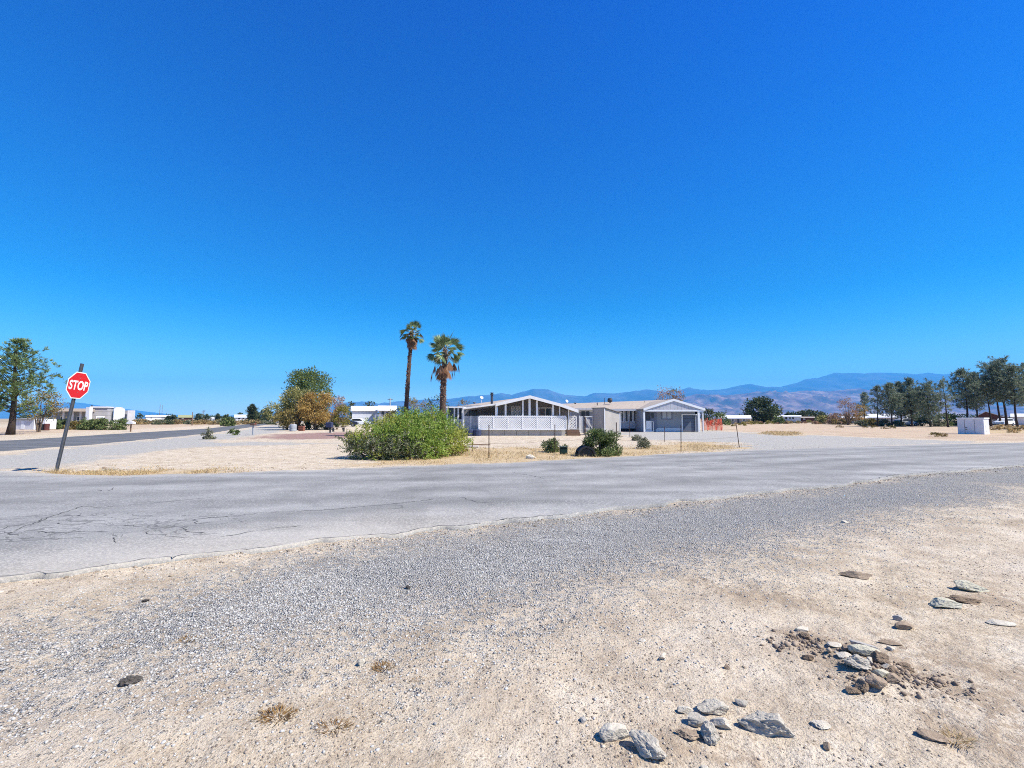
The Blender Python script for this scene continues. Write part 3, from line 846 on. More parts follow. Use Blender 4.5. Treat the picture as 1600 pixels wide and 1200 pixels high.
def tufts(C, D, m, spread, length, width, r):
    "m needles at each centre C, fanned round direction D"
    n = len(C)
    c = np.repeat(C, m, 0); d = np.repeat(D, m, 0)
    dd = unit(d + r.normal(size=c.shape) * spread)
    L = np.repeat(np.asarray(length).reshape(-1) * np.ones(n), m) * (.6 + .8 * r.random(n * m))
    return blades(c + r.normal(size=c.shape) * (L * .18)[:, None], dd, L, width * (.7 + .6 * r.random(n * m)), r)

def join(parts):
    V = []; Fs = []; k = 0
    for v, f in parts:
        V.append(v); Fs.append(f + k); k += len(v)
    return np.concatenate(V), np.concatenate(Fs)

def pine_meshes(seed, h, base, rad, crest=.16, nb=46, tuft=9, needle=.34, wneedle=.035, lean=0.0, upward=.45, gaps=.15, trunk_r=None, profile=None, rel=1.0):
    "trunk with limbs (one mesh) and needle crown (one mesh); root at the origin"
    r = np.random.default_rng(seed)
    tb = MB()
    tr = trunk_r or h * .017
    hh = np.linspace(0, h * .96, 9)
    axis = np.stack([lean * h * (hh / h) ** 1.3 + .012 * h * np.sin(hh / h * 5 + seed), .01 * h * np.sin(hh / h * 4 + 2 * seed), hh], -1)
    tb.tube(axis, [tr * (1.25 if i == 0 else 1) * (1 - .85 * t) for i, t in enumerate(hh / h)], 8)
    C = []; D = []
    for k in range(nb):
        t = base + (1 - base) * ((k + .5) / nb)
        z = t * h
        if r.random() < gaps: continue
        if profile: prof = np.interp(t, *profile)
        else:
            u = (t - base) / (1 - base)
            prof = (min(1, .55 + 1.6 * u) if u < .35 else 1 - ((u - .35) / .65) ** 1.25 * (1 - crest))
        L = rad * prof * r.uniform(.62, 1.12)
        az = k * 2.4 + r.uniform(-.5, .5)
        up = upward * (.4 + .9 * (t - base) / (1 - base)) + r.uniform(-.15, .15)
        d = np.array([math.cos(az), math.sin(az), up]); d /= np.linalg.norm(d)
        p0 = np.array([np.interp(z, axis[:, 2], axis[:, 0]), np.interp(z, axis[:, 2], axis[:, 1]), z])
        pts = [p0 + d * L * s + np.array([0, 0, .18 * L * s * s]) for s in (0, .35, .7, 1)]
        tb.tube(pts, [tr * .28 * (1 - t * .5), tr * .2 * (1 - t * .5), tr * .12, .01], 4, False)
        ns = max(3, int(L * 3.4))
        for s in np.linspace(.32, 1.02, ns):
            c = p0 + d * L * s + np.array([0, 0, .18 * L * s * s])
            side = r.normal(size=3) * np.array([1, 1, .6])
            for q in range(2):
                off = r.normal(size=3) * np.array([1, 1, .6]) * L * .15
                C.append(c + off); D.append(unit(d * .6 + off / (np.linalg.norm(off) + 1e-6) * .6 + np.array([0, 0, .45])))
    for q in range(10):
        C.append(axis[-1] + r.normal(size=3) * np.array([.12, .12, .2]) * rad * .5 + np.array([0, 0, h * .02])); D.append(unit(np.array([r.normal() * .4, r.normal() * .4, 1])))
    v, f = tufts(np.array(C), np.array(D), int(tuft * 1.8), .62, needle * 1.15, wneedle, r)
    return tb, v, f

def leafy_meshes(seed, h, rad, stem_h=.15, clumps=26, leaves=900, leaf=.14, wleaf=.045, flat=1.0, stems=6, spread=.55, droop=0.1, lowfill=.15, squash=None):
    "many-stemmed bush or round tree: stems mesh, leaf mesh"
    r = np.random.default_rng(seed)
    tb = MB()
    C = []
    zc = h * (stem_h + (1 - stem_h) * .5); hz = h * (1 - stem_h) * .5
    for k in range(clumps):
        a = r.random() * 6.283; u = r.random() ** .45
        ph = r.uniform(-1, 1)
        if stem_h <= .021:
            zz = .05 + .83 * r.random() ** 1.25; w_ = math.sqrt(1 - (zz / 1.02) ** 2) * (.75 + .25 * min(1, zz / .25)); C.append(np.array([math.cos(a) * u * rad * w_, math.sin(a) * u * rad * flat * w_, zz * h * .94])); continue
        c = np.array([math.cos(a) * u * rad * math.sqrt(max(0, 1 - ph * ph * .8)), math.sin(a) * u * rad * flat * math.sqrt(max(0, 1 - ph * ph * .8)), zc + ph * hz * .86])
        C.append(c)
    C = np.array(C)
    for k in range(stems):
        c = C[r.integers(len(C))]
        tb.tube([(r.normal() * .04 * rad, r.normal() * .04 * rad, -.03), (c[0] * .35, c[1] * .35, c[2] * .45), tuple(c)], [h * .016 + .012, h * .011 + .006, .005], 5, False)
    per = max(1, leaves // clumps)
    cl = np.repeat(C, per, 0); n = len(cl)
    sz = np.repeat(r.uniform(.22, .42, clumps) * min(rad, h * .6) * 1.05, per)
    off = unit(r.normal(size=(n, 3))) * (r.random((n, 1)) ** .5) * sz[:, None] * np.array([1, 1, .8])
    pos = cl + off
    pos[:, 2] = np.maximum(pos[:, 2], .01 * h + r.random(n) * .05 * h)
    d = unit(off * .8 / (sz[:, None] + 1e-6) + r.normal(size=(n, 3)) * spread + np.array([0, 0, .35 - droop]))
    v, f = blades(pos, d, leaf * (.6 + .8 * r.random(n)), wleaf * (.7 + .6 * r.random(n)), r)
    return tb, v, f

def make_tree(name, label, cat, loc, tb, v, f, crown_mat, trunk_mat='bark', group=None, rz=0, crown_name='crown', trunk_name='trunk'):
    t = thing(name, label, cat, loc, group, rz)
    tm = tb.mesh(trunk_name)
    for p in tm.polygons: p.use_smooth = True
    obj(trunk_name, tm, M[trunk_mat], t)
    obj(crown_name, np_mesh(crown_name, v, f), M[crown_mat], t)
    return t

def htop(px, py_top, Y): return P(px, py_top, Y).z

def at_base(px, Y):
    p = P(px, 655, Y); return Vector((p.x, Y, 0))

# ------------------------------------------------------------------ pines
def pine(px, Y, top, label, seed, rad_px, base=.25, mat='pine_blue', group=None, name='pine_tree', **kw):
    h = (htop(px, top, Y) - max(.26, .0042 * Y)) / 1.01
    rad = rad_px / F * Y * .87
    dens = kw.pop('dens', 1.0)
    nd = kw.pop('needle', max(.26, .0042 * Y)); 
    tb, v, f = pine_meshes(seed, h, base, rad, needle=nd, wneedle=nd * .105, nb=int(46 * dens), **kw)
    return make_tree(name, label, 'tree', at_base(px, Y), tb, v, f, mat, group=group)

pine(16, 42, 528, 'big pine tree at the left edge of the picture, behind the side road', 101, 61, .2, 'pine', lean=.03, dens=1.35, gaps=.2, tuft=11, upward=.55, crest=.12, trunk_r=.27)
PG = 'tall pines behind the white container'
pine(1372, 86, 602, 'sparse thin pine at the left end of the row by the dry field', 111, 16, .3, 'pine_blue', PG, dens=.6, tuft=8)
pine(1393, 84, 598, 'dark pine second from the left end of the row, beside a sparse one', 112, 21, .22, 'pine_blue', PG, dens=1.1)
pine(1408, 88, 597, 'bushy pine in the left row with a double crown', 113, 22, .18, 'pine_blue', PG, dens=1.2)
pine(1424, 86, 590, 'tallest dark pine of the left row, rising in the middle', 114, 24, .14, 'pine_blue', PG, dens=1.3)
pine(1452, 82, 599, 'flat topped dense pine at the right of the left row', 115, 24, .12, 'pine_blue', PG, dens=1.3, crest=.6)
pine(1438, 92, 606, 'lower pine filling the gap beside the tallest dark pine', 116, 18, .1, 'pine_blue', PG, dens=.9)
pine(1482, 79, 594, 'slim leaning pine with a bare trunk left of the white container', 117, 17, .36, 'pine_blue', PG, dens=.62, lean=-.11, tuft=7, gaps=.3)
pine(1512, 86, 575, 'broad pine rising right above the white container', 118, 30, .3, 'pine_blue', PG, dens=1.3, lean=-.03)
pine(1527, 92, 582, 'pine beside the broad one over the right end of the container', 119, 22, .3, 'pine_blue', PG, dens=1)
pine(1548, 86, 588, 'slim pine with a bare lower trunk before the brown house', 120, 15, .45, 'pine_blue', PG, dens=.6, lean=-.06)
pine(1571, 84, 561, 'tallest pine on the right, towering over the brown house', 121, 34, .38, 'pine_blue', PG, dens=1.5, lean=-.04, tuft=10, crest=.4)
pine(1562, 92, 572, 'pine tucked behind the tallest pine on its left side', 122, 20, .4, 'pine_blue', PG, dens=.8)
pine(1590, 82, 572, 'pine near the right edge with a leaning bare trunk', 123, 26, .34, 'pine_blue', PG, dens=1.1, lean=-.05)
pine(1612, 88, 566, 'pine cut by the right edge of the picture', 124, 30, .36, 'pine_blue', PG, dens=1.2)
# mid-distance conifer behind the orange tamarisk
pine(394, 150, 632, 'small dark conical conifer beyond the side road', 132, 9, .08, 'dark_tree', dens=.9, crest=.2, needle=.7)

def leafy(name, label, cat, px, Y, top, rad_px, seed, mat, group=None, leaves=1400, leaf=None, trunk_mat='twig', crown='leaves', stem='stems', flat=1.0, **kw):
    h = htop(px, top, Y); rad = rad_px / F * Y
    lf = leaf or max(.06, .0034 * Y)
    tb, v, f = leafy_meshes(seed, h, rad, leaves=leaves, leaf=lf, wleaf=lf * kw.pop('wk', .3), flat=flat, **kw)
    return make_tree(name, label, cat, at_base(px, Y), tb, v, f, mat, trunk_mat, group, crown_name=crown, trunk_name=stem)

T = dict(crown='crown', stem='trunk')
leafy('deciduous_tree', 'smaller olive brown tree in front of the white shed at left', 'tree', 62, 50, 610, 28, 201, 'olive_brown', leaves=2600, stem_h=.3, clumps=34, **T)
leafy('deciduous_tree', 'green bushy tree just right of the dark conical conifer', 'tree', 428, 125, 627, 15, 202, 'pine_olive', leaves=1500, stem_h=.1, **T)
leafy('deciduous_tree', 'dark green tree behind the left side of the orange tamarisk', 'tree', 446, 105, 640, 12, 203, 'dark_tree', leaves=1000, stem_h=.1, **T)
# the tamarisk clump
leafy('pine_tree', 'big round topped pine rising behind the orange tamarisk', 'tree', 482, 76, 573, 33, 131, 'pine_yellow', leaves=9000, clumps=95, stem_h=.1, leaf=.42, wk=.16, spread=.4, stems=14, trunk_mat='bark', crown='crown', stem='trunk')
leafy('tamarisk', 'large orange brown tamarisk below the round topped pine', 'tree', 494, 60, 616, 27, 211, 'tamarisk', leaves=6500, clumps=60, stem_h=.16, spread=.5, wk=.16, leaf=.3, stems=16, **T)
leafy('tamarisk', 'olive green tamarisk at the upper left of the orange one', 'tree', 466, 61, 607, 24, 212, 'pine_olive', leaves=4000, clumps=44, stem_h=.3, wk=.18, leaf=.3, stems=10, **T)
leafy('tamarisk', 'low yellowish tamarisk at the left of the orange one', 'tree', 449, 59, 640, 19, 213, 'olive_brown', leaves=2200, clumps=26, stem_h=.16, wk=.18, leaf=.25, **T)
leafy('tamarisk', 'pinkish half bare tamarisk at the right of the orange one', 'tree', 527, 63, 617, 14, 214, 'pinkish', leaves=1100, clumps=24, stem_h=.2, wk=.16, leaf=.26, stems=14, **T)
leafy('tamarisk', 'yellow green tamarisk at the far right of the clump', 'tree', 537, 60, 633, 14, 215, 'yellow_green', leaves=1500, clumps=22, stem_h=.16, wk=.18, leaf=.24, **T)
leafy('shrub', 'dark low shrub in the shade under the tamarisks', 'shrub', 513, 61, 650, 16, 216, 'dark_tree', leaves=1000, clumps=20, stem_h=.02)
leafy('shrub', 'dark low shrub below the orange tamarisk stems', 'shrub', 483, 62, 652, 22, 217, 'dark_tree', leaves=1000, clumps=20, stem_h=.02)

# trees behind the houses
leafy('deciduous_tree', 'brownish half bare tree behind the slim tall palm', 'tree', 652, 62, 623, 24, 221, 'olive_brown', leaves=1500, clumps=30, wk=.2, stems=12, **T)
leafy('deciduous_tree', 'sparse small leaved tree between the two palms', 'tree', 681, 55, 619, 18, 222, 'dark_tree', leaves=420, clumps=26, stem_h=.3, stems=14, leaf=.24, **T)
leafy('deciduous_tree', 'pale brown treetop behind the left of the porch roof', 'tree', 722, 75, 624, 14, 223, 'olive_brown', leaves=800, wk=.2, **T)
leafy('shrub', 'yellow green shrub between the big bush and the slim palm', 'shrub', 622, 36, 634, 20, 224, 'yellow_green', leaves=2000, clumps=26, stem_h=.05)
leafy('deciduous_tree', 'dark treetop left of the long white building roof', 'tree', 549, 140, 627, 7, 225, 'dark_tree', leaves=500, **T)
leafy('deciduous_tree', 'dark rounded treetop behind the long white building', 'tree', 578, 150, 627, 10, 226, 'dark_tree', leaves=700, **T)
leafy('deciduous_tree', 'pinkish brown half bare tree behind the garage roof', 'tree', 1046, 78, 604, 24, 227, 'pinkish', leaves=1900, clumps=40, wk=.2, stems=20, stem_h=.25, **T)
leafy('deciduous_tree', 'sparse green top of the tree behind the garage roof', 'tree', 1055, 82, 606, 13, 228, 'dark_tree', leaves=420, clumps=20, stem_h=.4, **T)
leafy('deciduous_tree', 'dark green tree right behind the garage', 'tree', 1106, 80, 637, 9, 229, 'dark_tree', leaves=900, stem_h=.1, **T)
leafy('shrub', 'dark hedge shrub behind the orange net fence', 'shrub', 1126, 100, 642, 13, 230, 'shrub', leaves=900, stem_h=.02)
leafy('deciduous_tree', 'big round dark green tree standing alone beyond the field', 'tree', 1192, 138, 623, 24, 231, 'dark_tree', leaves=4600, clumps=60, stem_h=.06, leaf=.62, wk=.32, **T)
leafy('shrub', 'olive shrub at the right foot of the big round tree', 'shrub', 1217, 130, 649, 9, 232, 'shrub', leaves=700, stem_h=.02)
DG = 'dark trees round the white mobile home'
for k, (px, top, rp, lb) in enumerate([(1259, 641, 7, 'dark conifer at the right end of the white mobile home'), (1252, 643, 6, 'dark conifer behind the white mobile home roof'), (1268, 640, 7, 'second dark conifer right of the white mobile home'),
        (1277, 643, 8, 'green rounded tree right of the dark conifers'), (1231, 644, 4, 'small dark conifer behind the left of the mobile home'), (1240, 645, 6, 'low dark tree behind the middle of the mobile home'), (1285, 644, 5, 'slim dark tree beyond the dry field')]):
    leafy('deciduous_tree', lb, 'tree', px, 190 + 3 * k, top, rp, 240 + k, 'dark_tree', DG, leaves=600, stem_h=.08, **T)
leafy('shrub', 'olive yellow shrub right of the green rounded tree', 'shrub', 1287, 128, 648, 12, 250, 'pine_olive', leaves=900, stem_h=.02)
leafy('shrub', 'reddish brown dry shrub beyond the field', 'shrub', 1306, 118, 645, 15, 251, 'pinkish', leaves=1500, clumps=30, stem_h=.02, wk=.2, stems=14)
leafy('shrub', 'dark brown low shrub beside the reddish one', 'shrub', 1313, 112, 653, 13, 252, 'twig_leaf' if 'twig_leaf' in M else 'olive_brown', leaves=900, stem_h=.02, wk=.2)
leafy('deciduous_tree', 'pale grey brown half bare tree left of the pine row', 'tree', 1325, 105, 620, 14, 253, 'pinkish', leaves=900, clumps=34, stem_h=.1, wk=.16, stems=22, **T)
leafy('deciduous_tree', 'orange brown dry tree next to the half bare one', 'tree', 1342, 110, 632, 11, 254, 'tamarisk', leaves=900, clumps=26, stem_h=.1, wk=.2, stems=14, **T)
pine(1352, 112, 612, 'thin sparse conifer between the dry trees and the pine row', 255, 11, .25, 'pine_blue', dens=.5, tuft=7)
SG = 'grey green scrub below the pine row'
for k, (px, Y, top, rp, mt, lb) in enumerate([(1345, 92, 657, 9, 'sage', 'grey sage bush left below the sparse pine'), (1355, 95, 655, 9, 'yellow_green', 'bright yellow green bush below the sparse pine'), (1366, 92, 654, 8, 'olive_brown', 'tan olive bush next to the bright yellow green one'),
        (1380, 90, 655, 10, 'sage', 'grey sage bush below the second pine'), (1402, 88, 658, 9, 'sage', 'grey sage bush under the double crowned pine'), (1464, 85, 656, 9, 'sage', 'grey sage bush right of the flat topped pine'),
        (1474, 90, 645, 11, 'shrub', 'green shrub behind the slim leaning pine'), (1491, 95, 644, 10, 'shrub', 'green shrub behind the left end of the container'), (1440, 90, 652, 12, 'dark_tree', 'dark low shrub under the tallest pine of the left row'),
        (1418, 92, 652, 12, 'dark_tree', 'dark low shrub left of the parked camper')]):
    leafy('shrub', lb, 'shrub', px, Y, top, rp, 260 + k, mt, SG, leaves=800, stem_h=.0)

# shrubs left of the side road
LG = 'green shrubs beside the side road'
for k, (px, Y, top, rp, mt, lb) in enumerate([(84, 62, 653, 9, 'shrub', 'green shrub right of the white shed'), (99, 66, 654, 8, 'dark_tree', 'dark brown shrub behind the stop sign post'), (119, 62, 655, 12, 'olive_brown', 'tan dry shrub right of the stop sign post'),
        (137, 60, 653, 13, 'shrub', 'green shrub left of the middle in the shrub row'), (160, 60, 653, 13, 'shrub', 'bright green shrub in the middle of the row'), (184, 60, 653, 13, 'shrub', 'darkest green shrub of the row, near the white mailbox'),
        (149, 66, 655, 12, 'dry_shrub', 'dry shrub behind the green row')]):
    leafy('shrub', lb, 'shrub', px, Y, top, rp, 280 + k, mt, LG, leaves=1700, stem_h=.0, clumps=30)
leafy('shrub', 'rounded green creosote bush standing at the far side of the side road', 'shrub', 356, 88, 652, 11, 290, 'shrub', leaves=1400, stem_h=.02, clumps=24)
leafy('shrub', 'small leafy plant with spreading grey green stalks beside the gravel corner', 'shrub', 327, 33, 666, 9, 291, 'sage', leaves=700, stem_h=.0, clumps=14, stems=10)
leafy('shrub', 'small pointed desert plant left of the dark mailbox', 'shrub', 368, 41, 668, 7, 292, 'shrub', leaves=420, stem_h=.0, clumps=10, stems=8)

# scrub of the open fields: one kind, many plants
def scrub(label, group, spots, mats, seed0, h=(.5, 1.1), leaves=240):
    protos = []
    for k, mt in enumerate(mats):
        tb, v, f = leafy_meshes(seed0 + k, 1.0, 1.0, stem_h=0, clumps=12, leaves=leaves, leaf=.3, wleaf=.07, stems=5)
        protos.append((tb.mesh('stems'), np_mesh('leaves', v, f), mt))
    r = random.Random(seed0)
    for i, (x, y) in enumerate(spots):
        st, lv, mt = protos[i % len(protos)]
        lv_o = bpy.data.objects.new('desert_shrub', lv); COL.objects.link(lv_o)
        if not lv.materials: lv.materials.append(M[mt])
        lv_o.location = (x, y, -.02); s = r.uniform(*h); lv_o.scale = (s * r.uniform(.9, 1.6), s * r.uniform(.9, 1.6), s); lv_o.rotation_euler = (0, 0, r.random() * 6.28)
        tag(lv_o, label, 'shrub', group)
def spots_px(n, x0, x1, y0, y1, seed, Ymax=400):
    r = random.Random(seed); out = []
    while len(out) < n:
        px = r.uniform(x0, x1); py = y0 + (y1 - y0) * r.random()
        g = G(px, py)
        if g.y < Ymax: out.append((g.x, g.y))
    return out
scrub('low dry scrub bush in the tan field beyond the side road', 'scrub beyond the side road', spots_px(230, 205, 430, 656.4, 663.5, 301), ['dry_shrub', 'sage', 'dry_shrub', 'olive_brown', 'dark_tree'], 300, (.6, 1.35))
scrub('low dry scrub bush on the far edge of the reddish field', 'scrub beyond the reddish field', spots_px(130, 1130, 1345, 657.0, 663, 303), ['dry_shrub', 'yellow_green', 'dry_shrub', 'pinkish', 'olive_brown'], 310, (.5, 1.05))
scrub('small dry tuft on the bare field before the pine row', 'tufts before the pine row', [tuple(G(*p)[:2]) for p in ((1352, 669), (1381, 670), (1461, 682), (1475, 682), (1395, 670), (1312, 668), (1366, 669))], ['olive_brown', 'dry_shrub'], 320, (.28, .5))
scrub('straw coloured grass clump beside the white container', 'straw clumps by the container', [tuple(G(*p)[:2]) for p in ((1558, 672), (1570, 671), (1582, 672), (1592, 673), (1580, 676), (1604, 672))], ['straw', 'dry_shrub'], 330, (.5, .8))
scrub('yellow grass clump behind the orange net fence', 'yellow clumps behind the net fence', [tuple(G(*p)[:2]) for p in ((1138, 664), (1150, 664), (1160, 665), (1168, 664), (1145, 666))], ['yellow_green', 'straw'], 340, (.5, .8))

# ------------------------------------------------------------------ the big green bush at the roadside
def big_bush():
    r = np.random.default_rng(55)
    c0 = G(632, 714)
    root = thing('mesquite_bush', 'wide bright green bush at the roadside in front of the palms', 'bush', (c0.x, 17.6, 0))
    parts = {'mesquite': [], 'mesq_yellow': [], 'mesq_grey': []}
    tb = MB()
    # lobes: px, py of centre, depth, radius (m), foliage kind
    lobes = []
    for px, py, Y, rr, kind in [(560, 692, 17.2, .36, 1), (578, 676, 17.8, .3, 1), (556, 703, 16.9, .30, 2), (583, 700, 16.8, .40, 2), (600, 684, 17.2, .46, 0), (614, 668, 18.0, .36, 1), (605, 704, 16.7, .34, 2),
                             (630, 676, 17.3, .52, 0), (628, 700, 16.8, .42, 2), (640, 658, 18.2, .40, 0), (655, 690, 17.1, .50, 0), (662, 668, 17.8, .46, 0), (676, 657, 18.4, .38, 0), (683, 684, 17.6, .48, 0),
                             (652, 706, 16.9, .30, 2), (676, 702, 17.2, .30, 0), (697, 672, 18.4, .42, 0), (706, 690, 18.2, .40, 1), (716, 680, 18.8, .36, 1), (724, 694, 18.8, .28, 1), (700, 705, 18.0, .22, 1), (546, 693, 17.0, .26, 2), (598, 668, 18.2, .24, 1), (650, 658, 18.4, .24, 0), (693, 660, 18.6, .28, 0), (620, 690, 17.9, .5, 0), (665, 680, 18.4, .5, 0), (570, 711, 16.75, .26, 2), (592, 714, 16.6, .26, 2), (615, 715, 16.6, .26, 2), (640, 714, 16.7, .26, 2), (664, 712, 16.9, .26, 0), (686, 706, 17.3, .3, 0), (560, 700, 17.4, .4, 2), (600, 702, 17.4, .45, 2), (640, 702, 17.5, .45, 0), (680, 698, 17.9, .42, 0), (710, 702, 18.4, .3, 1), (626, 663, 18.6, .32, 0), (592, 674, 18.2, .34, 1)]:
        lobes.append((np.array(P(px, py, Y)), rr, kind))
    base = np.array([c0.x, 17.6, 0])
    for c, rr, kind in lobes:
        c = c.copy(); 
        b0 = base + np.array([(c[0] - base[0]) * .55 + r.normal() * .1, (c[1] - 17.6) * .5, -.02])
        for q in range(3):
            e = c + r.normal(size=3) * rr * .35
            tb.tube([b0, b0 * .5 + e * .5 + np.array([0, 0, -.05]), e], [.022, .014, .006], 5, False)
        nsp = int(88 * (rr / .4) ** 2)
        # sprays: twigs bearing small leaves both sides
        for q in range(nsp + 10):
            d = unit(r.normal(size=3) * np.array([1, 1, .8]) + np.array([0, 0, .35])); 
            if q >= nsp: d = unit(r.normal(size=3) * .45 + np.array([0, 0, 1.])); 
            s0 = c + d * rr * (r.uniform(.3, .95) if q < nsp else r.uniform(.85, 1.12) * (1 if r.random() > .15 else 1.25))
            td = unit(d + r.normal(size=3) * .5 + np.array([0, 0, .1])); L = r.uniform(.16, .38)
            m = 13
            t = np.linspace(.05, 1, m)
            pos = s0[None] + td[None] * (t * L)[:, None] + np.array([0, 0, -.09])[None] * (t ** 2 * L)[:, None]
            ld = unit(r.normal(size=(m, 3)) * .8 + td[None] * .5)
            knd = kind if r.random() < .8 else int(r.integers(0, 2))
            key = ('mesquite', 'mesq_yellow', 'mesq_grey')[knd]
            pos[:, 2] = np.maximum(pos[:, 2], .02)
            parts[key].append((pos, ld))
    ofs = np.array(root.location)
    for key, lst in parts.items():
        pos = np.concatenate([p for p, d in lst]); d = np.concatenate([q for p, q in lst])
        v, f = blades(pos - ofs, d, .055 + .05 * r.random(len(pos)), .012 + .008 * r.random(len(pos)), r)
        o = obj('leaves', np_mesh('leaves', v, f), M[key], root)
        o['label'] = {'mesquite': 'bright green leaves', 'mesq_yellow': 'lime yellow leaves', 'mesq_grey': 'grey green lower leaves'}[key]
    tb.build('stems', M['twig'], root)
big_bush()

def yard_shrub(label, px, Y, top, rp, seed, mat, leaves=3200):
    h = htop(px, top, Y); rad = rp / F * Y
    tb, v, f = leafy_meshes(seed, h, rad, stem_h=.0, clumps=30, leaves=leaves, leaf=.1, wleaf=.018, stems=16, spread=.45)
    return make_tree('shrub', label, 'shrub', at_base(px, Y), tb, v, f, mat, 'twig', crown_name='leaves', trunk_name='stems')
yard_shrub('rounded green shrub beside the black dome at the fence', 937, 18.6, 666, 30, 401, 'shrub', 7500)
yard_shrub('low sprawling green shrub behind the green tub', 864, 20.5, 683, 19, 402, 'shrub', 1700)
yard_shrub('small grey green shrub in the yard before the garage', 1005, 23, 683, 11, 403, 'sage', 1300)
yard_shrub('tiny olive shrub in the yard left of the garage steps', 994, 31, 679, 8, 404, 'sage', 600)
yard_shrub('dry twiggy weed at the right foot of the big green bush', 717, 19.5, 693, 14, 405, 'dry_shrub', 900)

# ------------------------------------------------------------------ palms
def fan_leaf(c, d, up, r, size, nb=15, arc=2.2, droop=.25, fold=.15):
    "a fan palm blade at c pointing along d: list of blades"
    s = unit(np.cross(d, up)); n = unit(np.cross(s, d))
    a = np.linspace(-arc / 2, arc / 2, nb)
    dirs = np.cos(a)[:, None] * d[None] + np.sin(a)[:, None] * s[None] + (np.abs(np.sin(a)) * -fold)[:, None] * n[None]
    dirs = unit(dirs + np.array([0, 0, -droop])[None] * 1.0)
    L = size * (.72 + .28 * np.cos(a)) * (.9 + .2 * r.random(nb))
    q = unit(np.cross(dirs, n[None].repeat(nb, 0)))
    w = size * .06
    base = np.repeat(c[None], nb, 0)
    mid = base + dirs * (L * .55)[:, None]
    tip = base + dirs * L[:, None] + np.array([0, 0, -1])[None] * (droop * .25 * L)[:, None]
    v = np.stack([base, mid - q * w, tip, mid + q * w], 1).reshape(-1, 3)
    f = (np.arange(nb) * 4)[:, None] + np.arange(4)[None]
    return v, f

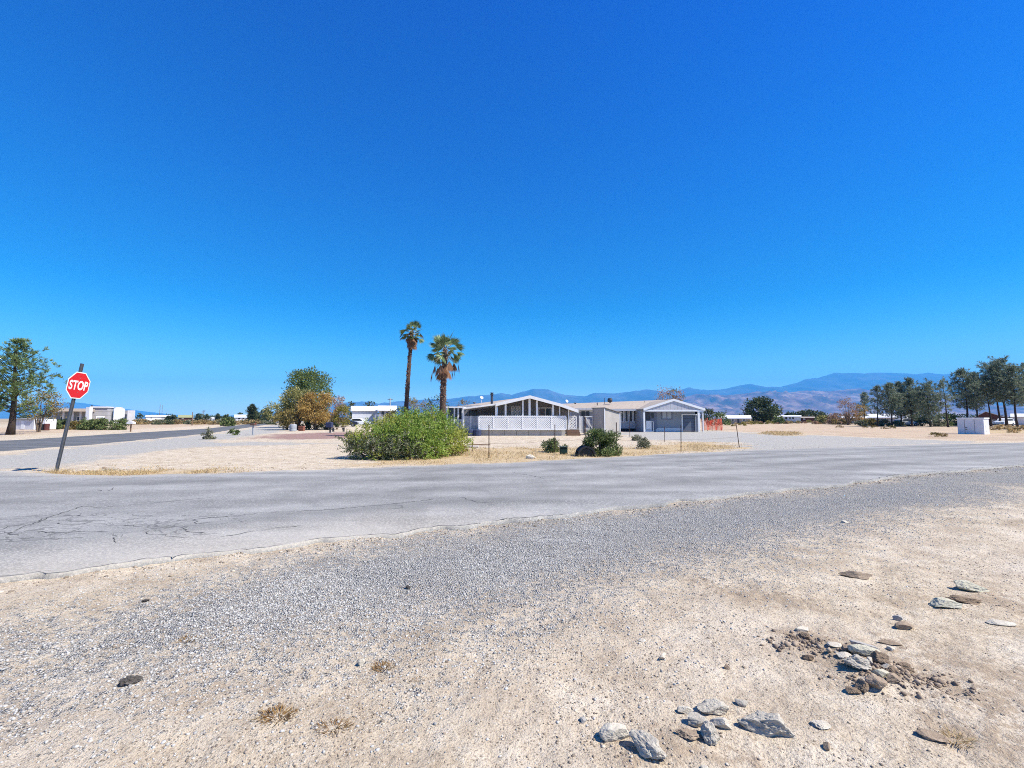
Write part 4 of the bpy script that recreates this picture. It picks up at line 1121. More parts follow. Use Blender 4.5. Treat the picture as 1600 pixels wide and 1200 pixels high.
def palm(label, pxs, Y, trunk_r, crown_px, fan, seed, skirt, nfr, stem_len):
    "pxs: trunk axis as (px,py) from ground to crown"
    r = np.random.default_rng(seed)
    axis = [np.array(P(a, b, Y)) for a, b in pxs]
    axis[0][2] = -.05
    root = thing('palm_tree', label, 'palm', (axis[0][0], Y, 0))
    mb = MB()
    pts = []; rad = []
    for i in range(len(axis) - 1):
        for t in np.linspace(0, 1, 9)[: -1 if i < len(axis) - 2 else None]:
            p = axis[i] * (1 - t) + axis[i + 1] * t
            pts.append(p); k = (p[2]) / axis[-1][2]
            rad.append(trunk_r * (1.25 - .4 * k) * (1 + .07 * math.sin(p[2] * 9 + seed) + r.normal() * .03))
    mb.tube(pts, rad, 12)
    # old leaf bases: short stubs all over the trunk
    stub = MB()
    for p, rr in zip(pts, rad):
        if True:
            for q in range(16 if skirt == 'boots' else 8):
                a = r.random() * 6.283; zz = r.uniform(-.35, .35) if skirt == 'boots' else r.uniform(-.2, .2)
                o = np.array([math.cos(a), math.sin(a), 0]); b = p + o * rr * .9 + np.array([0, 0, zz])
                stub.bar(b, b + o * rr * r.uniform(.2, .42) + np.array([0, 0, r.uniform(.04, .12)]), .075, .025)
    tk = mb.build('trunk', M['palm_trunk'], root, smooth=True)
    nf = len(tk.data.polygons); mb.add(stub.v, stub.f)
    bpy.data.objects.remove(tk)
    tk = mb.build('trunk', M['palm_trunk'], root); tk.data.materials.append(M['palm_boot'])
    for i_, p_ in enumerate(tk.data.polygons):
        if i_ >= nf: p_.material_index = 1
        else: p_.use_smooth = True
    c = axis[-1]; ofs = np.array(root.location)
    G_, D_, S_ = [], [], []
    for k in range(nfr):
        a = k * 2.4 + r.uniform(-.3, .3)
        e = -.45 + 1.72 * ((k + .5) / nfr)          # elevation from hanging to upright
        d = unit(np.array([math.cos(a) * math.cos(e), math.sin(a) * math.cos(e), math.sin(e)]))
        L = stem_len * r.uniform(.45, 1.12) * (1 if e > 0 else 1.05)
        s0 = c + np.array([0, 0, -.25 + .35 * k / nfr]); s1 = s0 + d * L + np.array([0, 0, -.05 * L])
        S_.append(stick(s0, s1, .022, r))
        G_.append(fan_leaf(s1, unit(d + np.array([0, 0, -.04])), unit(np.array([r.normal() * .7, r.normal() * .7, 1.])), r, fan * r.uniform(.85, 1.15), droop=.08 if e > .3 else .3))
    if skirt == 'beard':
        for k in range(36):
            a = r.random() * 6.283; rr = .08 + .17 * r.random()
            s1 = c + np.array([math.cos(a) * rr * 1.35, math.sin(a) * rr * 1.35, -.3 - .8 * r.random()])
            D_.append(fan_leaf(s1, unit(np.array([math.cos(a) * .3, math.sin(a) * .3, -1])), np.array([math.cos(a), math.sin(a), .2]), r, .62, nb=9, arc=1.5, droop=.2))
        for k in range(7):
            a = r.random() * 6.283
            s0 = c + np.array([0, 0, -.2]); s1 = s0 + np.array([math.cos(a) * .75, math.sin(a) * .6, r.uniform(-.2, .35)])
            S_.append(stick(s0, s1, .02, r))
            D_.append(fan_leaf(s1, unit(np.array([math.cos(a), math.sin(a), -.6])), np.array([0, 0, 1.]), r, .55, nb=9, arc=1.6, droop=.5))
    else:
        for k in range(15):
            a = k * 2.4 + r.uniform(-.4, .4); rr = r.uniform(.45, 1.15)
            s0 = c + np.array([0, 0, -.3 - .5 * r.random()]); s1 = s0 + np.array([math.cos(a) * rr, math.sin(a) * rr, -.45 - .75 * r.random()])
            S_.append(stick(s0, s1, .022, r))
            D_.append(fan_leaf(s1, unit(np.array([math.cos(a) * .25, math.sin(a) * .25, -1])), np.array([math.cos(a), math.sin(a), .1]), r, .85, nb=11, arc=1.1, droop=.25))
        for k in range(30):
            a = r.random() * 6.283
            s0 = c + np.array([0, 0, -.2]); S_.append(stick(s0, s0 + np.array([math.cos(a) * .8, math.sin(a) * .8, -.5 - .4 * r.random()]), .014, r))
    for nm, lst, mt in (('fronds', G_, 'palm'), ('dead_fronds', D_, 'palm_dead'), ('frond_stems', S_, 'palm_stem')):
        v, f = join(lst)
        obj(nm, np_mesh(nm, v - ofs, f), M[mt], root)

def stick(a, b, w, r):
    d = unit(b - a); q = unit(np.cross(d, np.array([.3, .2, 1.]))); n = np.cross(d, q)
    vs = []; 
    for p in (a, b):
        for k in range(3):
            an = k * 2.0944; vs.append(p + (q * math.cos(an) + n * math.sin(an)) * w * (1 if p is a else .5))
    return np.array(vs), np.array([[0, 1, 4, 3], [1, 2, 5, 4], [2, 0, 3, 5]])

M['palm_trunk'] = plain('palm_trunk_bark', (.085, .055, .042), .95, .5, 14, bmp=.8, bscale=18)
M['palm_boot'] = leafmat('palm_leaf_bases', [(.1, (.07, .04, .028)), (.5, (.2, .12, .085)), (.9, (.42, .33, .26))], 0)
palm('slim tall palm with a shaggy brown skirt, left one of the two palms', [(632, 660), (636.5, 610), (640, 560), (644, 519)], 38, .165, 20, .56, 61, 'beard', 30, .6)
palm('stouter shorter palm with drooping brown fronds, right one of the two palms', [(691, 662), (692, 625), (693.5, 585), (695.5, 547)], 36, .225, 29, .78, 62, 'boots', 30, 1.0)

# ------------------------------------------------------------------ dry grass and weeds
def grass(name, n, sampler, h, w, mat, seed, lean=.5):
    r = np.random.default_rng(seed)
    x, y = sampler(n, r); n = len(x)
    b = np.stack([x, y, np.full(n, -.01)], -1)
    d = unit(np.stack([r.normal(0, lean, n), r.normal(0, lean, n), np.ones(n)], -1))
    v, f = blades(b, d, h[0] + (h[1] - h[0]) * r.random(n) ** 2, w * (.6 + .8 * r.random(n)), r)
    o = obj(name, np_mesh(name, v, f), M[mat]); return tag(o, kind='stuff')
def in_zones(zs, n, r, box, clump=1.3, thr=.56, wob=.6):
    xs = []; ys = []; tot = 0
    for _ in range(40):
        x = r.uniform(box[0], box[1], n * 2); y = r.uniform(box[2], box[3], n * 2)
        k = (zsum(x + r.normal(0, wob, len(x)), y + r.normal(0, wob, len(x)), zs, .6) > .5) & (vnoise(x, y, clump, 71) + .25 * vnoise(x, y, clump * 4, 72) > thr) & ~on_road(x, y, .12)
        xs.append(x[k]); ys.append(y[k]); tot += k.sum()
        if tot > n: break
    return np.concatenate(xs)[:n], np.concatenate(ys)[:n]
grass('dry_grass', 9500, lambda n, r: in_zones(Z_STRAW[:1], n, r, (-7, 14, 12, 28)), (.03, .17), .0065, 'straw', 81, .5)
grass('dry_grass', 3000, lambda n, r: in_zones(Z_STRAW[1:2], n, r, (-16, -7, 11, 15)), (.03, .13), .006, 'straw', 82, .6)
grass('dry_grass', 2500, lambda n, r: in_zones(Z_STRAW[2:3], n, r, (20, 45, 36, 60), wob=.2, thr=.2), (.06, .2), .014, 'straw', 83, .5)

def weed(px, py, wpx, label, seed, mat='rusty_weed', hk=.35, n=220):
    r = np.random.default_rng(seed); g = G(px, py); rad = wpx / F * (g.y * CT - H * ST) / 2
    a = r.random(n) * 6.283; q = rad * r.random(n) ** .7
    b = np.stack([np.cos(a) * q * .8, np.sin(a) * q * .55, np.full(n, -.005)], -1)
    d = unit(np.stack([np.cos(a) * .9 + r.normal(0, .4, n), np.sin(a) * .9 + r.normal(0, .4, n), np.full(n, .55)], -1))
    v, f = blades(b, d, rad * hk * (.6 + r.random(n)), .0018, r)
    z = float(ground_z(np.array([g.x]), np.array([g.y]))[0])
    o = obj('weed', np_mesh('weed', v, f), M[mat], None, (g.x, g.y, z)); tag(o, label, 'weed')
weed(600, 1040, 42, 'rusty brown dry weed right of a small upright pebble', 91, n=260)
weed(432, 1122, 66, 'largest flattened rusty weed on the left foreground', 92, hk=.3, n=320)
weed(520, 1138, 60, 'thin dry weed right of the largest rusty one', 93, n=150)
weed(293, 998, 36, 'faint orange weed on the gravel edge at left', 94, n=90)
weed(655, 1062, 24, 'small orange weed below the upright pebble', 95, n=70)
weed(1490, 1152, 60, 'pale straw tuft beside the dark split stone', 96, 'straw', n=160)
weed(92, 738, 26, 'olive straw tuft at the foot of the stop sign', 97, 'straw', .8, 300)
weed(170, 735, 14, 'thin upright tuft right of the stop sign', 98, 'sage', .9, 120)

# ------------------------------------------------------------------ stop sign
def stop_sign():
    B = G(87, 737)
    top = P(128, 568, B.y + .14)
    w = (top - B).normalized(); n = Vector((.99, .12, 0)); n = (n - w * n.dot(w)).normalized()
    rt = (-n).cross(w).normalized()
    L = (top - B).length
    root = thing('stop_sign', 'red octagonal STOP sign on a leaning steel post at the road corner', 'road sign', B)
    mb = MB(); hw = .032
    # u-channel post with two flanges
    def at(a, b, c): return B + rt * a + n * b + w * c
    mb.bar(B - w * .2, top, .075, .03, n)
    mb.bar(at(.036, .016, -.2), at(.036, .016, L), .012, .035, n); mb.bar(at(-.036, .016, -.2), at(-.036, .016, L), .012, .035, n)
    mb.build('post', M['galv_post'], root)
    c = at(.0, .045, L * .795)
    def octo(r_, off, th):
        m2 = MB(); k = r_ / math.cos(math.pi / 8)
        ring = []
        for q in range(8):
            a = math.pi / 8 + q * math.pi / 4
            ring.append((math.cos(a) * k, math.sin(a) * k))
        vs = [c + rt * a + w * b_ + n * off for a, b_ in ring] + [c + rt * a + w * b_ + n * (off + th) for a, b_ in ring]
        m2.add(vs, [tuple(range(7, -1, -1)), tuple(range(8, 16))] + [(q, (q+1) % 8, (q+1) % 8 + 8, q + 8) for q in range(8)])
        return m2
    pan = octo(.385, 0, .004).build('sign_panel', M['sign_white'], root)
    face = octo(.360, .0045, .002).build('sign_face', M['sign_red'], root)
    face.parent = pan
    fc = bpy.data.curves.new('letters', 'FONT'); fc.body = 'STOP'; fc.align_x = 'CENTER'; fc.align_y = 'CENTER'
    fc.size = .36; fc.extrude = .001; fc.offset = .009; fc.space_character = 1.02
    to = bpy.data.objects.new('tmp_letters', fc); COL.objects.link(to)
    dg = bpy.context.evaluated_depsgraph_get()
    me = bpy.data.meshes.new_from_object(to.evaluated_get(dg))
    bpy.data.objects.remove(to); bpy.data.curves.remove(fc)
    xs = [v.co.x for v in me.vertices]; ys = [v.co.y for v in me.vertices]
    cx, cy = (min(xs) + max(xs)) / 2, (min(ys) + max(ys)) / 2
    sx = .64 / (max(xs) - min(xs)); sy = .27 / (max(ys) - min(ys))
    for v in me.vertices:
        a, b_, d = (v.co.x - cx) * sx, (v.co.y - cy) * sy, v.co.z
        v.co = c + rt * a + w * b_ + n * (.0085 + d) - B
    me.materials.clear()
    lt = obj('letters', me, M['sign_white'], pan)
    bl = MB()
    for q in (.2, -.2):
        p = c + w * q
        bl.bar(p, p + n * .014, .018, .018)
    bl.build('bolts', M['galv'], root)
M['sign_red'] = plain('sign_red', (.56, .012, .02), .45, .08, 3)
M['sign_white'] = plain('sign_white', (.8, .8, .8), .45, .05, 3)
M['galv_post'] = plain('post_steel', (.105, .115, .13), .5, .35, 12, metallic=.3)
stop_sign()
put_rock(135, 735, 11, .35, 'rock_pale', 'white stone by the stop sign in the dry grass', 71, 0, .6, 0, .04)
put_rock(163, 731.5, 6, .6, 'rock_brown', 'small dark stone right of the stop sign on pale gravel', 72, 0, .7, 0, .04)
put_rock(830, 716, 14, .5, 'rock_pale', 'whitish stone lying in the straw before the porch house', 73, 0, .7, 0, .04)
put_rock(691, 707, 14, .6, 'rock_brown', 'brown rock at the right foot of the big green bush', 74, 0, .7, 0, .06)

# ------------------------------------------------------------------ generic pieces
def X(px, Y): return P(px, 655, Y).x
def Z(py, Y): return P(800, py, Y).z

def window(mb_parent, px0, px1, py0, py1, Y, frame='white_trim', pane='glass', mull=1, fw=.05, th=.06):
    "a framed window on a wall whose face is at depth Y; pane is a sub-part"
    x0, x1, z0, z1 = X(px0, Y), X(px1, Y), Z(py1, Y), Z(py0, Y)
    m = MB()
    m.box(x0, x0 + fw, Y - th, Y, z0, z1); m.box(x1 - fw, x1, Y - th, Y, z0, z1)
    m.box(x0 + fw, x1 - fw, Y - th, Y, z1 - fw, z1); m.box(x0 + fw, x1 - fw, Y - th, Y, z0, z0 + fw)
    for k in range(mull):
        c = x0 + (x1 - x0) * (k + 1) / (mull + 1)
        m.box(c - fw * .35, c + fw * .35, Y - th, Y, z0 + fw, z1 - fw)
    fr = m.build('window', M[frame], mb_parent)
    g = MB().box(x0 + fw * .5, x1 - fw * .5, Y - th * .4, Y + .01, z0 + fw * .5, z1 - fw * .5)
    pn = g.build('pane', M[pane], fr)
    return fr

def lattice_mb(x0, x1, Y, z0, z1, pitch=.16, w=.04, frame=.07, framed=True):
    m = MB()
    if framed:
        m.box(x0, x1, Y - .03, Y + .03, z1 - frame, z1); m.box(x0, x1, Y - .03, Y + .03, z0, z0 + frame)
        n = max(1, round((x1 - x0) / 1.22))
        for k in range(n + 1):
            c = x0 + (x1 - x0) * k / n
            m.box(c - frame / 2, c + frame / 2, Y - .032, Y + .032, z0 + frame, z1 - frame)
    h = z1 - z0; 
    for sgn, yy in ((1, Y - .012), (-1, Y + .012)):
        s = x0 - h
        while s < x1 + h:
            a = Vector((s, yy, z0)); b = Vector((s + h * sgn, yy, z1)) if sgn > 0 else Vector((s - h, yy, z1))
            # clip to the panel
            def clip(p, q):
                if p.x > q.x: p, q = q, p
                if q.x <= x0 or p.x >= x1: return None
                if p.x < x0: t = (x0 - p.x) / (q.x - p.x); p = p + (q - p) * t
                if q.x > x1: t = (x1 - p.x) / (q.x - p.x); q = p + (q - p) * t
                return p, q
            r_ = clip(a, b)
            if r_ and (r_[1] - r_[0]).length > .05:
                m.bar(r_[0], r_[1], .012, w, (0, 1, 0)) if False else m.bar(r_[0], r_[1], w, .01, (0, 1, 0))
            s += pitch
    return m

# ------------------------------------------------------------------ house with the porch
def porch_house():
    Yw, Yp = 43.0, 40.0
    root = thing('porch_house', 'long grey manufactured house with a white lattice porch under its low gable', 'house', (X(828, 43), 43, 0))
    # gable profile on the porch front
    pts = [(774.5, 630.7), (828, 618.6), (876, 631.5), (903, 641)]
    prof = [(X(a, Yp), Z(b, Yp)) for a, b in pts]
    bot = [(x, z - .28) for x, z in prof]
    # roof: thick sheet following the profile, running back
    m = MB()
    for k in range(3):
        (xa, za), (xb, zb) = prof[k], prof[k + 1]
        ln = 1 if k == 0 else 0
        m.add([(xa, Yp - .35, za - .1), (xb, Yp - .35, zb - .1), (xb, Yp - .35, zb), (xa, Yp - .35, za), (xa, 57, za - .1), (xb, 57, zb - .1), (xb, 57, zb), (xa, 57, za)],
              [(0,1,2,3),(7,6,5,4),(3,2,6,7),(0,4,5,1)] + ([(0,3,7,4)] if k == 0 else []) + ([(1,5,6,2)] if k == 2 else []))
    roof = m.build('roof', M['shingle'], root)
    fm = MB()
    for k in range(3):
        (xa, za), (xb, zb) = prof[k], prof[k + 1]
        vs = []
        for yy in (Yp - .42, Yp - .355):
            vs += [(xa, yy, za - .24), (xb, yy, zb - .24), (xb, yy, zb + .03), (xa, yy, za + .03)]
        fm.add(vs, [(0,1,2,3),(7,6,5,4),(0,4,5,1),(1,5,6,2),(2,6,7,3),(3,7,4,0)])
    fm.build('fascia', M['white_trim'], root)
    # back wall of the porch and main body
    x0, x1 = prof[0][0] + .1, prof[3][0] - .25
    wl = [(x0, .1)] + [(x1, .1)] + [(x1, bot[3][1] + .12)] + [(bot[2][0], bot[2][1] + .16), (bot[1][0], bot[1][1] + .16), (x0, bot[0][1] + .18)]
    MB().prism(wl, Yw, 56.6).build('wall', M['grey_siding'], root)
    # screen door, sliding door
    d = MB(); dx0, dx1 = X(798.5, Yw), X(813.5, Yw)
    d.box(dx0, dx0 + .09, Yw - .06, Yw, .5, Z(635, Yw)); d.box(dx1 - .09, dx1, Yw - .06, Yw, .5, Z(635, Yw)); d.box(dx0 + .09, dx1 - .09, Yw - .06, Yw, Z(635, Yw) - .1, Z(635, Yw))
    fr = d.build('door', M['white_trim'], root)
    lattice_mb(dx0 + .09, dx1 - .09, Yw - .04, .5, Z(635.5, Yw) - .1, .25, .1, framed=False).build('door_lattice', M['white_trim'], fr)
    w = window(root, 841, 863, 636.5, 672, Yw, mull=1, fw=.11, th=.08)
    b = MB().box(X(843, Yw), X(851, Yw), Yw - .05, Yw - .036, .6, Z(638.5, Yw)); b.build('curtain', M['curtain'], w)
    # porch posts with the wide white boards of the gable
    for px, wd in ((775.5, .2), (790, .16), (817, .13), (827.5, .19), (839, .17), (864.2, .16), (874.5, .07), (888.5, .09)):
        zt = np.interp(X(px, Yp), [p[0] for p in prof], [p[1] for p in prof]) - .235
        c = X(px, Yp)
        MB().box(c - wd / 2, c + wd / 2, Yp - .1, Yp + .08, .5, zt).build('porch_post', M['white_trim'], root)
    # deck floor, block skirting, lattice railing
    MB().box(X(749, Yp), X(886, Yp), Yp + .05, Yw, .36, .5).build('porch_deck', M['wood'], root)
    sk = MB(); xa, xb = X(750, Yp), X(883, Yp); n = 7
    for k in range(n):
        a = xa + (xb - xa) * k / n; c = xa + (xb - xa) * (k + 1) / n
        sk.box(a + .012, c - .012, Yp - .04, Yp + .04, -.03, Z(672.3, Yp))
    sk.build('skirting', M['concrete'], root)
    lattice_mb(X(748.5, Yp), X(884, Yp), Yp - .2, Z(671.8, Yp), Z(649.8, Yp), .19, .085, .09).build('lattice_railing', M['lattice_white'], root)
    lattice_mb(X(890, 41.2), X(900.5, 41.2), 41.2, Z(670, 41.2), Z(649.8, 41.2), .25, .09, .07).build('lattice_railing', M['lattice_white'], root)
    # steps at the right end
    st = MB()
    for k in range(3): st.box(X(886, Yp), X(906, Yp), Yp + .3 - k * .3, Yp + .6 - k * .3, -.02, .48 - k * .16)
    st.build('steps', M['wood'], root)
    # patio cover on the left: thin white sheet roof on posts
    ya, yb = 40.0, 47.0
    q = [Vector((X(723.5, ya), ya - .3, Z(637.2, ya))), Vector((X(774.3, ya), ya - .3, Z(630.6, ya))), Vector((X(774.3, ya), yb, Z(630.6, ya))), Vector((X(723.5, ya), yb, Z(637.2, ya)))]
    MB().slab(q, .14).build('patio_cover', M['white_trim'], root)
    for px in (724.2,):
        MB().box(X(px, ya) - .06, X(px, ya) + .06, ya - .05, ya + .07, -.02, Z(638.5, ya)).build('patio_post', M['white_trim'], root)
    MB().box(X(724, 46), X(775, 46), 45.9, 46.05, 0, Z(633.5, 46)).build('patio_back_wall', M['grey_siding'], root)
    window(root, 733, 745, 641, 651, 45.88, frame='dark_metal')
    # screened room further left
    ys = 42.5
    MB().slab([Vector((X(697.5, ys), ys - .3, Z(635.2, ys))), Vector((X(725, ys), ys - .3, Z(635.6, ys))), Vector((X(725, ys), 49, Z(635.2, ys))), Vector((X(697.5, ys), 49, Z(635, ys)))], .13).build('sunroom_roof', M['white_trim'], root)
    sr = MB()
    for px in (699, 710, 716, 722.6): sr.box(X(px, ys) - .07, X(px, ys) + .07, ys - .05, ys + .05, 0, Z(636.8, ys))
    sr.box(X(699, ys), X(723, ys), ys - .03, ys + .04, Z(657, ys), Z(655.3, ys)); 
    sr.build('sunroom_frame', M['white_trim'], root)
    MB().box(X(699, ys) + .02, X(723, ys) - .02, ys + .06, ys + .1, Z(656, ys), Z(637.2, ys)).build('sunroom_glass', M['glass'], root)
    MB().box(X(699, ys), X(723, ys), ys + .0505, ys + .12, 0, Z(657, ys)).build('sunroom_wall', M['pale_siding'], root)
    # back roof seen over the patio cover
    m = MB().slab([Vector((X(709, 50), 50, Z(636, 50))), Vector((X(776, 50), 50, Z(631, 50))), Vector((X(826, 57), 57.5, Z(619.6, 57))), Vector((X(738, 57), 57.5, Z(631, 57)))], .15)
    m.build('back_roof', M['shingle'], root)
    # flue pipe with cap, dish, vents
    c = MB(); yf = 46
    fx = X(768.5, yf)
    c.lathe([(.0, Z(633, yf)), (.13, Z(633, yf)), (.13, Z(617.5, yf)), (.2, Z(617.3, yf)), (.2, Z(616.3, yf)), (.13, Z(616, yf)), (.13, Z(614.6, yf)), (.21, Z(614.4, yf)), (.19, Z(613.6, yf)), (0, Z(613, yf))], 14, (fx, yf, 0))
    c.build('flue', M['flue'], root, smooth=False)
    dish_part(root, 752.5, 621.5, 52, 'roof_dish')
    dish_part(root, 885.5, 627, 56, 'roof_dish')
    v = MB(); 
    for px, py, yy in ((741, 629, 54), (899, 629.6, 57)): v.lathe([(.1, Z(py + 1.6, yy)), (.1, Z(py + .5, yy)), (.2, Z(py + .4, yy)), (.16, Z(py - .4, yy)), (0, Z(py - .5, yy))], 10, (X(px, yy), yy, 0))
    v.build('roof_vent', M['dark_metal'], root)

def dish_part(root, px, py, Y, nm):
    c = P(px, py, Y)
    m = MB(); n = 14
    ax = Vector((.5, -.75, .45)).normalized(); u = ax.cross(Vector((0, 0, 1))).normalized(); w = u.cross(ax)
    vs = [c]; fs = []
    for j, (r_, h) in enumerate(((.1, .012), (.2, .06))):
        for k in range(n):
            a = 6.283 * k / n; vs.append(c + (u * math.cos(a) + w * math.sin(a)) * r_ + ax * h)
    for k in range(n):
        fs.append((0, 1 + k, 1 + (k + 1) % n)); fs.append((1 + k, 1 + n + k, 1 + n + (k + 1) % n, 1 + (k + 1) % n))
    m.add(vs, fs)
    m.tube([c, c - Vector((0, 0, .75))], .03, 6)
    m.tube([c - Vector((0, 0, .2)), c + ax * .4], .012, 5)
    m.build(nm, M['white'], root)
M['lattice_white'] = plain('lattice_white', (.86, .85, .83), .6, .1, 3)
M['curtain'] = plain('grey_pink_curtain', (.2, .18, .19), .9, .2, 3, stretch=(14, 14, .5))
M['flue'] = plain('blue_grey_flue', (.055, .065, .085), .5, .3, 4, metallic=.2)
porch_house()

# things standing round the porch
t = thing('lattice_screen', 'leaning grey white screen panel at the left end of the lattice porch', 'fence panel', (X(737, 40.6), 40.6, 0))
MB().box(X(725.5, 40.6), X(747, 40.6), 40.55, 40.6, .5, Z(650, 40.6)).build('panel', M['mottled'] if 'mottled' in M else M['grey_metal'], t)
f = MB()
for px in (725.5, 736, 747): f.box(X(px, 40.6) - .04, X(px, 40.6) + .04, 40.49, 40.548, 0, Z(649.6, 40.6))
f.build('frame', M['white_trim'], t)
MB().lathe([(0, .0), (.42, .0), (.45, .05), (.45, .5), (.38, .56), (0, .58)], 18, (X(734, 39.6), 39.6, -.02)).single('plastic_tub', M['navy'], (X(734, 39.6), 39.6, -.02), 'dark navy tub below the grey screen panel', 'tub')
MB().lathe([(0, .0), (.36, .0), (.38, .05), (.38, .5), (.33, .55), (0, .57)], 18, (X(745.5, 39.5), 39.5, -.02)).single('plastic_tub', M['navy'], (X(745.5, 39.5), 39.5, -.02), 'navy tub next to the concrete block skirting', 'tub')
t = thing('gate_fence', 'white fence with a diagonally braced gate between the porch and the tan shed', 'fence', (X(915, 43.5), 43.5, 0))
yy = 43.5
g = MB()
for px in np.linspace(906.5, 911.5, 5): g.box(X(px, yy) - .045, X(px, yy) + .045, yy - .02, yy, .1, Z(650.5, yy))
g.build('pickets', M['white_trim'], t)
for px in (905.5, 912.5, 926.5): MB().box(X(px, yy) - .05, X(px, yy) + .05, yy - .05, yy + .05, -.02, Z(649.5, yy)).build('post', M['white_trim'] if px != 912.5 else M['dark_metal'], t)
gt = MB(); xa, xb, za, zb = X(913.3, yy), X(926, yy), Z(671, yy), Z(650, yy)
gt.bar((xa, yy, zb - .05), (xb, yy, zb - .05), .05, .1); gt.bar((xa, yy, za + .05), (xb, yy, za + .05), .05, .1)
gt.bar((xa + .08, yy - .04, zb - .1), (xb - .06, yy - .04, za + .1), .1, .03, (0, 1, 0))
gt.build('gate_frame', M['white_trim'], t)
MB().box(xa, xb, yy + .03, yy + .05, za, zb - .02).build('gate_panel', M['pale_siding'], t)
# back wing wall between the houses
t = thing('carport_wing', 'low grey back wing with small dark windows behind the white gate', 'house', (X(915, 50), 50, 0))
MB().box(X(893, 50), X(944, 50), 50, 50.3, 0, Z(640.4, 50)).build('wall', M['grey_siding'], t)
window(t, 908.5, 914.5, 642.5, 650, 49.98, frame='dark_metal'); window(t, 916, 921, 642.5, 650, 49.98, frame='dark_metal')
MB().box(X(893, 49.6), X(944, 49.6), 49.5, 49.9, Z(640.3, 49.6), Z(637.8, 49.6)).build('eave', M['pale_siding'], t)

# ------------------------------------------------------------------ tan shed turned on its corner
def tan_shed():
    c = at_base(944.3, 40.5)
    root = thing('garden_shed', 'tan ribbed shed with a lean-to roof between the two houses', 'shed', c)
    a = R(38)
    r_ = Vector((math.cos(a), math.sin(a), 0)) ; l_ = Vector((-math.sin(a), math.cos(a), 0))
    # right face from the corner towards px 968.5, left face towards px 926
    def reach(d, px):
        lo, hi = 0, 8
        for _ in range(50):
            m = (lo + hi) / 2; p = c + d * m
            k = 800 + F * p.x / (p.y * CT + (0 - H) * ST)
            if (k - px) * (1 if d is l_ else -1) > 0: lo = m
            else: hi = m
        return m
    R_ = reach(r_, 968.6); L_ = reach(l_, 926.3)
    z0 = Z(637.8, 40.5); z1 = z0 - .42
    b = [c, c + r_ * R_, c + r_ * R_ + l_ * L_, c + l_ * L_]
    zt = [z0, z1, z1, z0]
    m = MB().add([Vector((p.x, p.y, -.02)) for p in b] + [Vector((p.x, p.y, z)) for p, z in zip(b, zt)], [(0,1,5,4),(1,2,6,5),(2,3,7,6),(3,0,4,7),(4,5,6,7)])
    m.build('wall', M['tan_siding'], root)
    o = .12
    q = [c - r_ * .02 - l_ * o + Vector((0, 0, z0 + .01)), c + r_ * (R_ + .3) - l_ * o + Vector((0, 0, z1 - .03)), c + r_ * (R_ + .3) + l_ * (L_ + o) + Vector((0, 0, z1 - .03)), c - r_ * .02 + l_ * (L_ + o) + Vector((0, 0, z0 + .01))]
    MB().slab([p + Vector((0, 0, .06)) for p in q], .05).build('roof', M['shed_roof'], root)
    tr = MB()
    for p in (c, c + r_ * R_): tr.bar(p + Vector((0, 0, -.02)) - l_ * .03, p + Vector((0, 0, (z0 if p is c else z1) - .02)) - l_ * .03, .09, .05)
    tr.build('corner_trim', M['white_trim'], root)
M['shed_roof'] = plain('shed_roof', (.2, .19, .18), .8, .3, 3)
tan_shed()

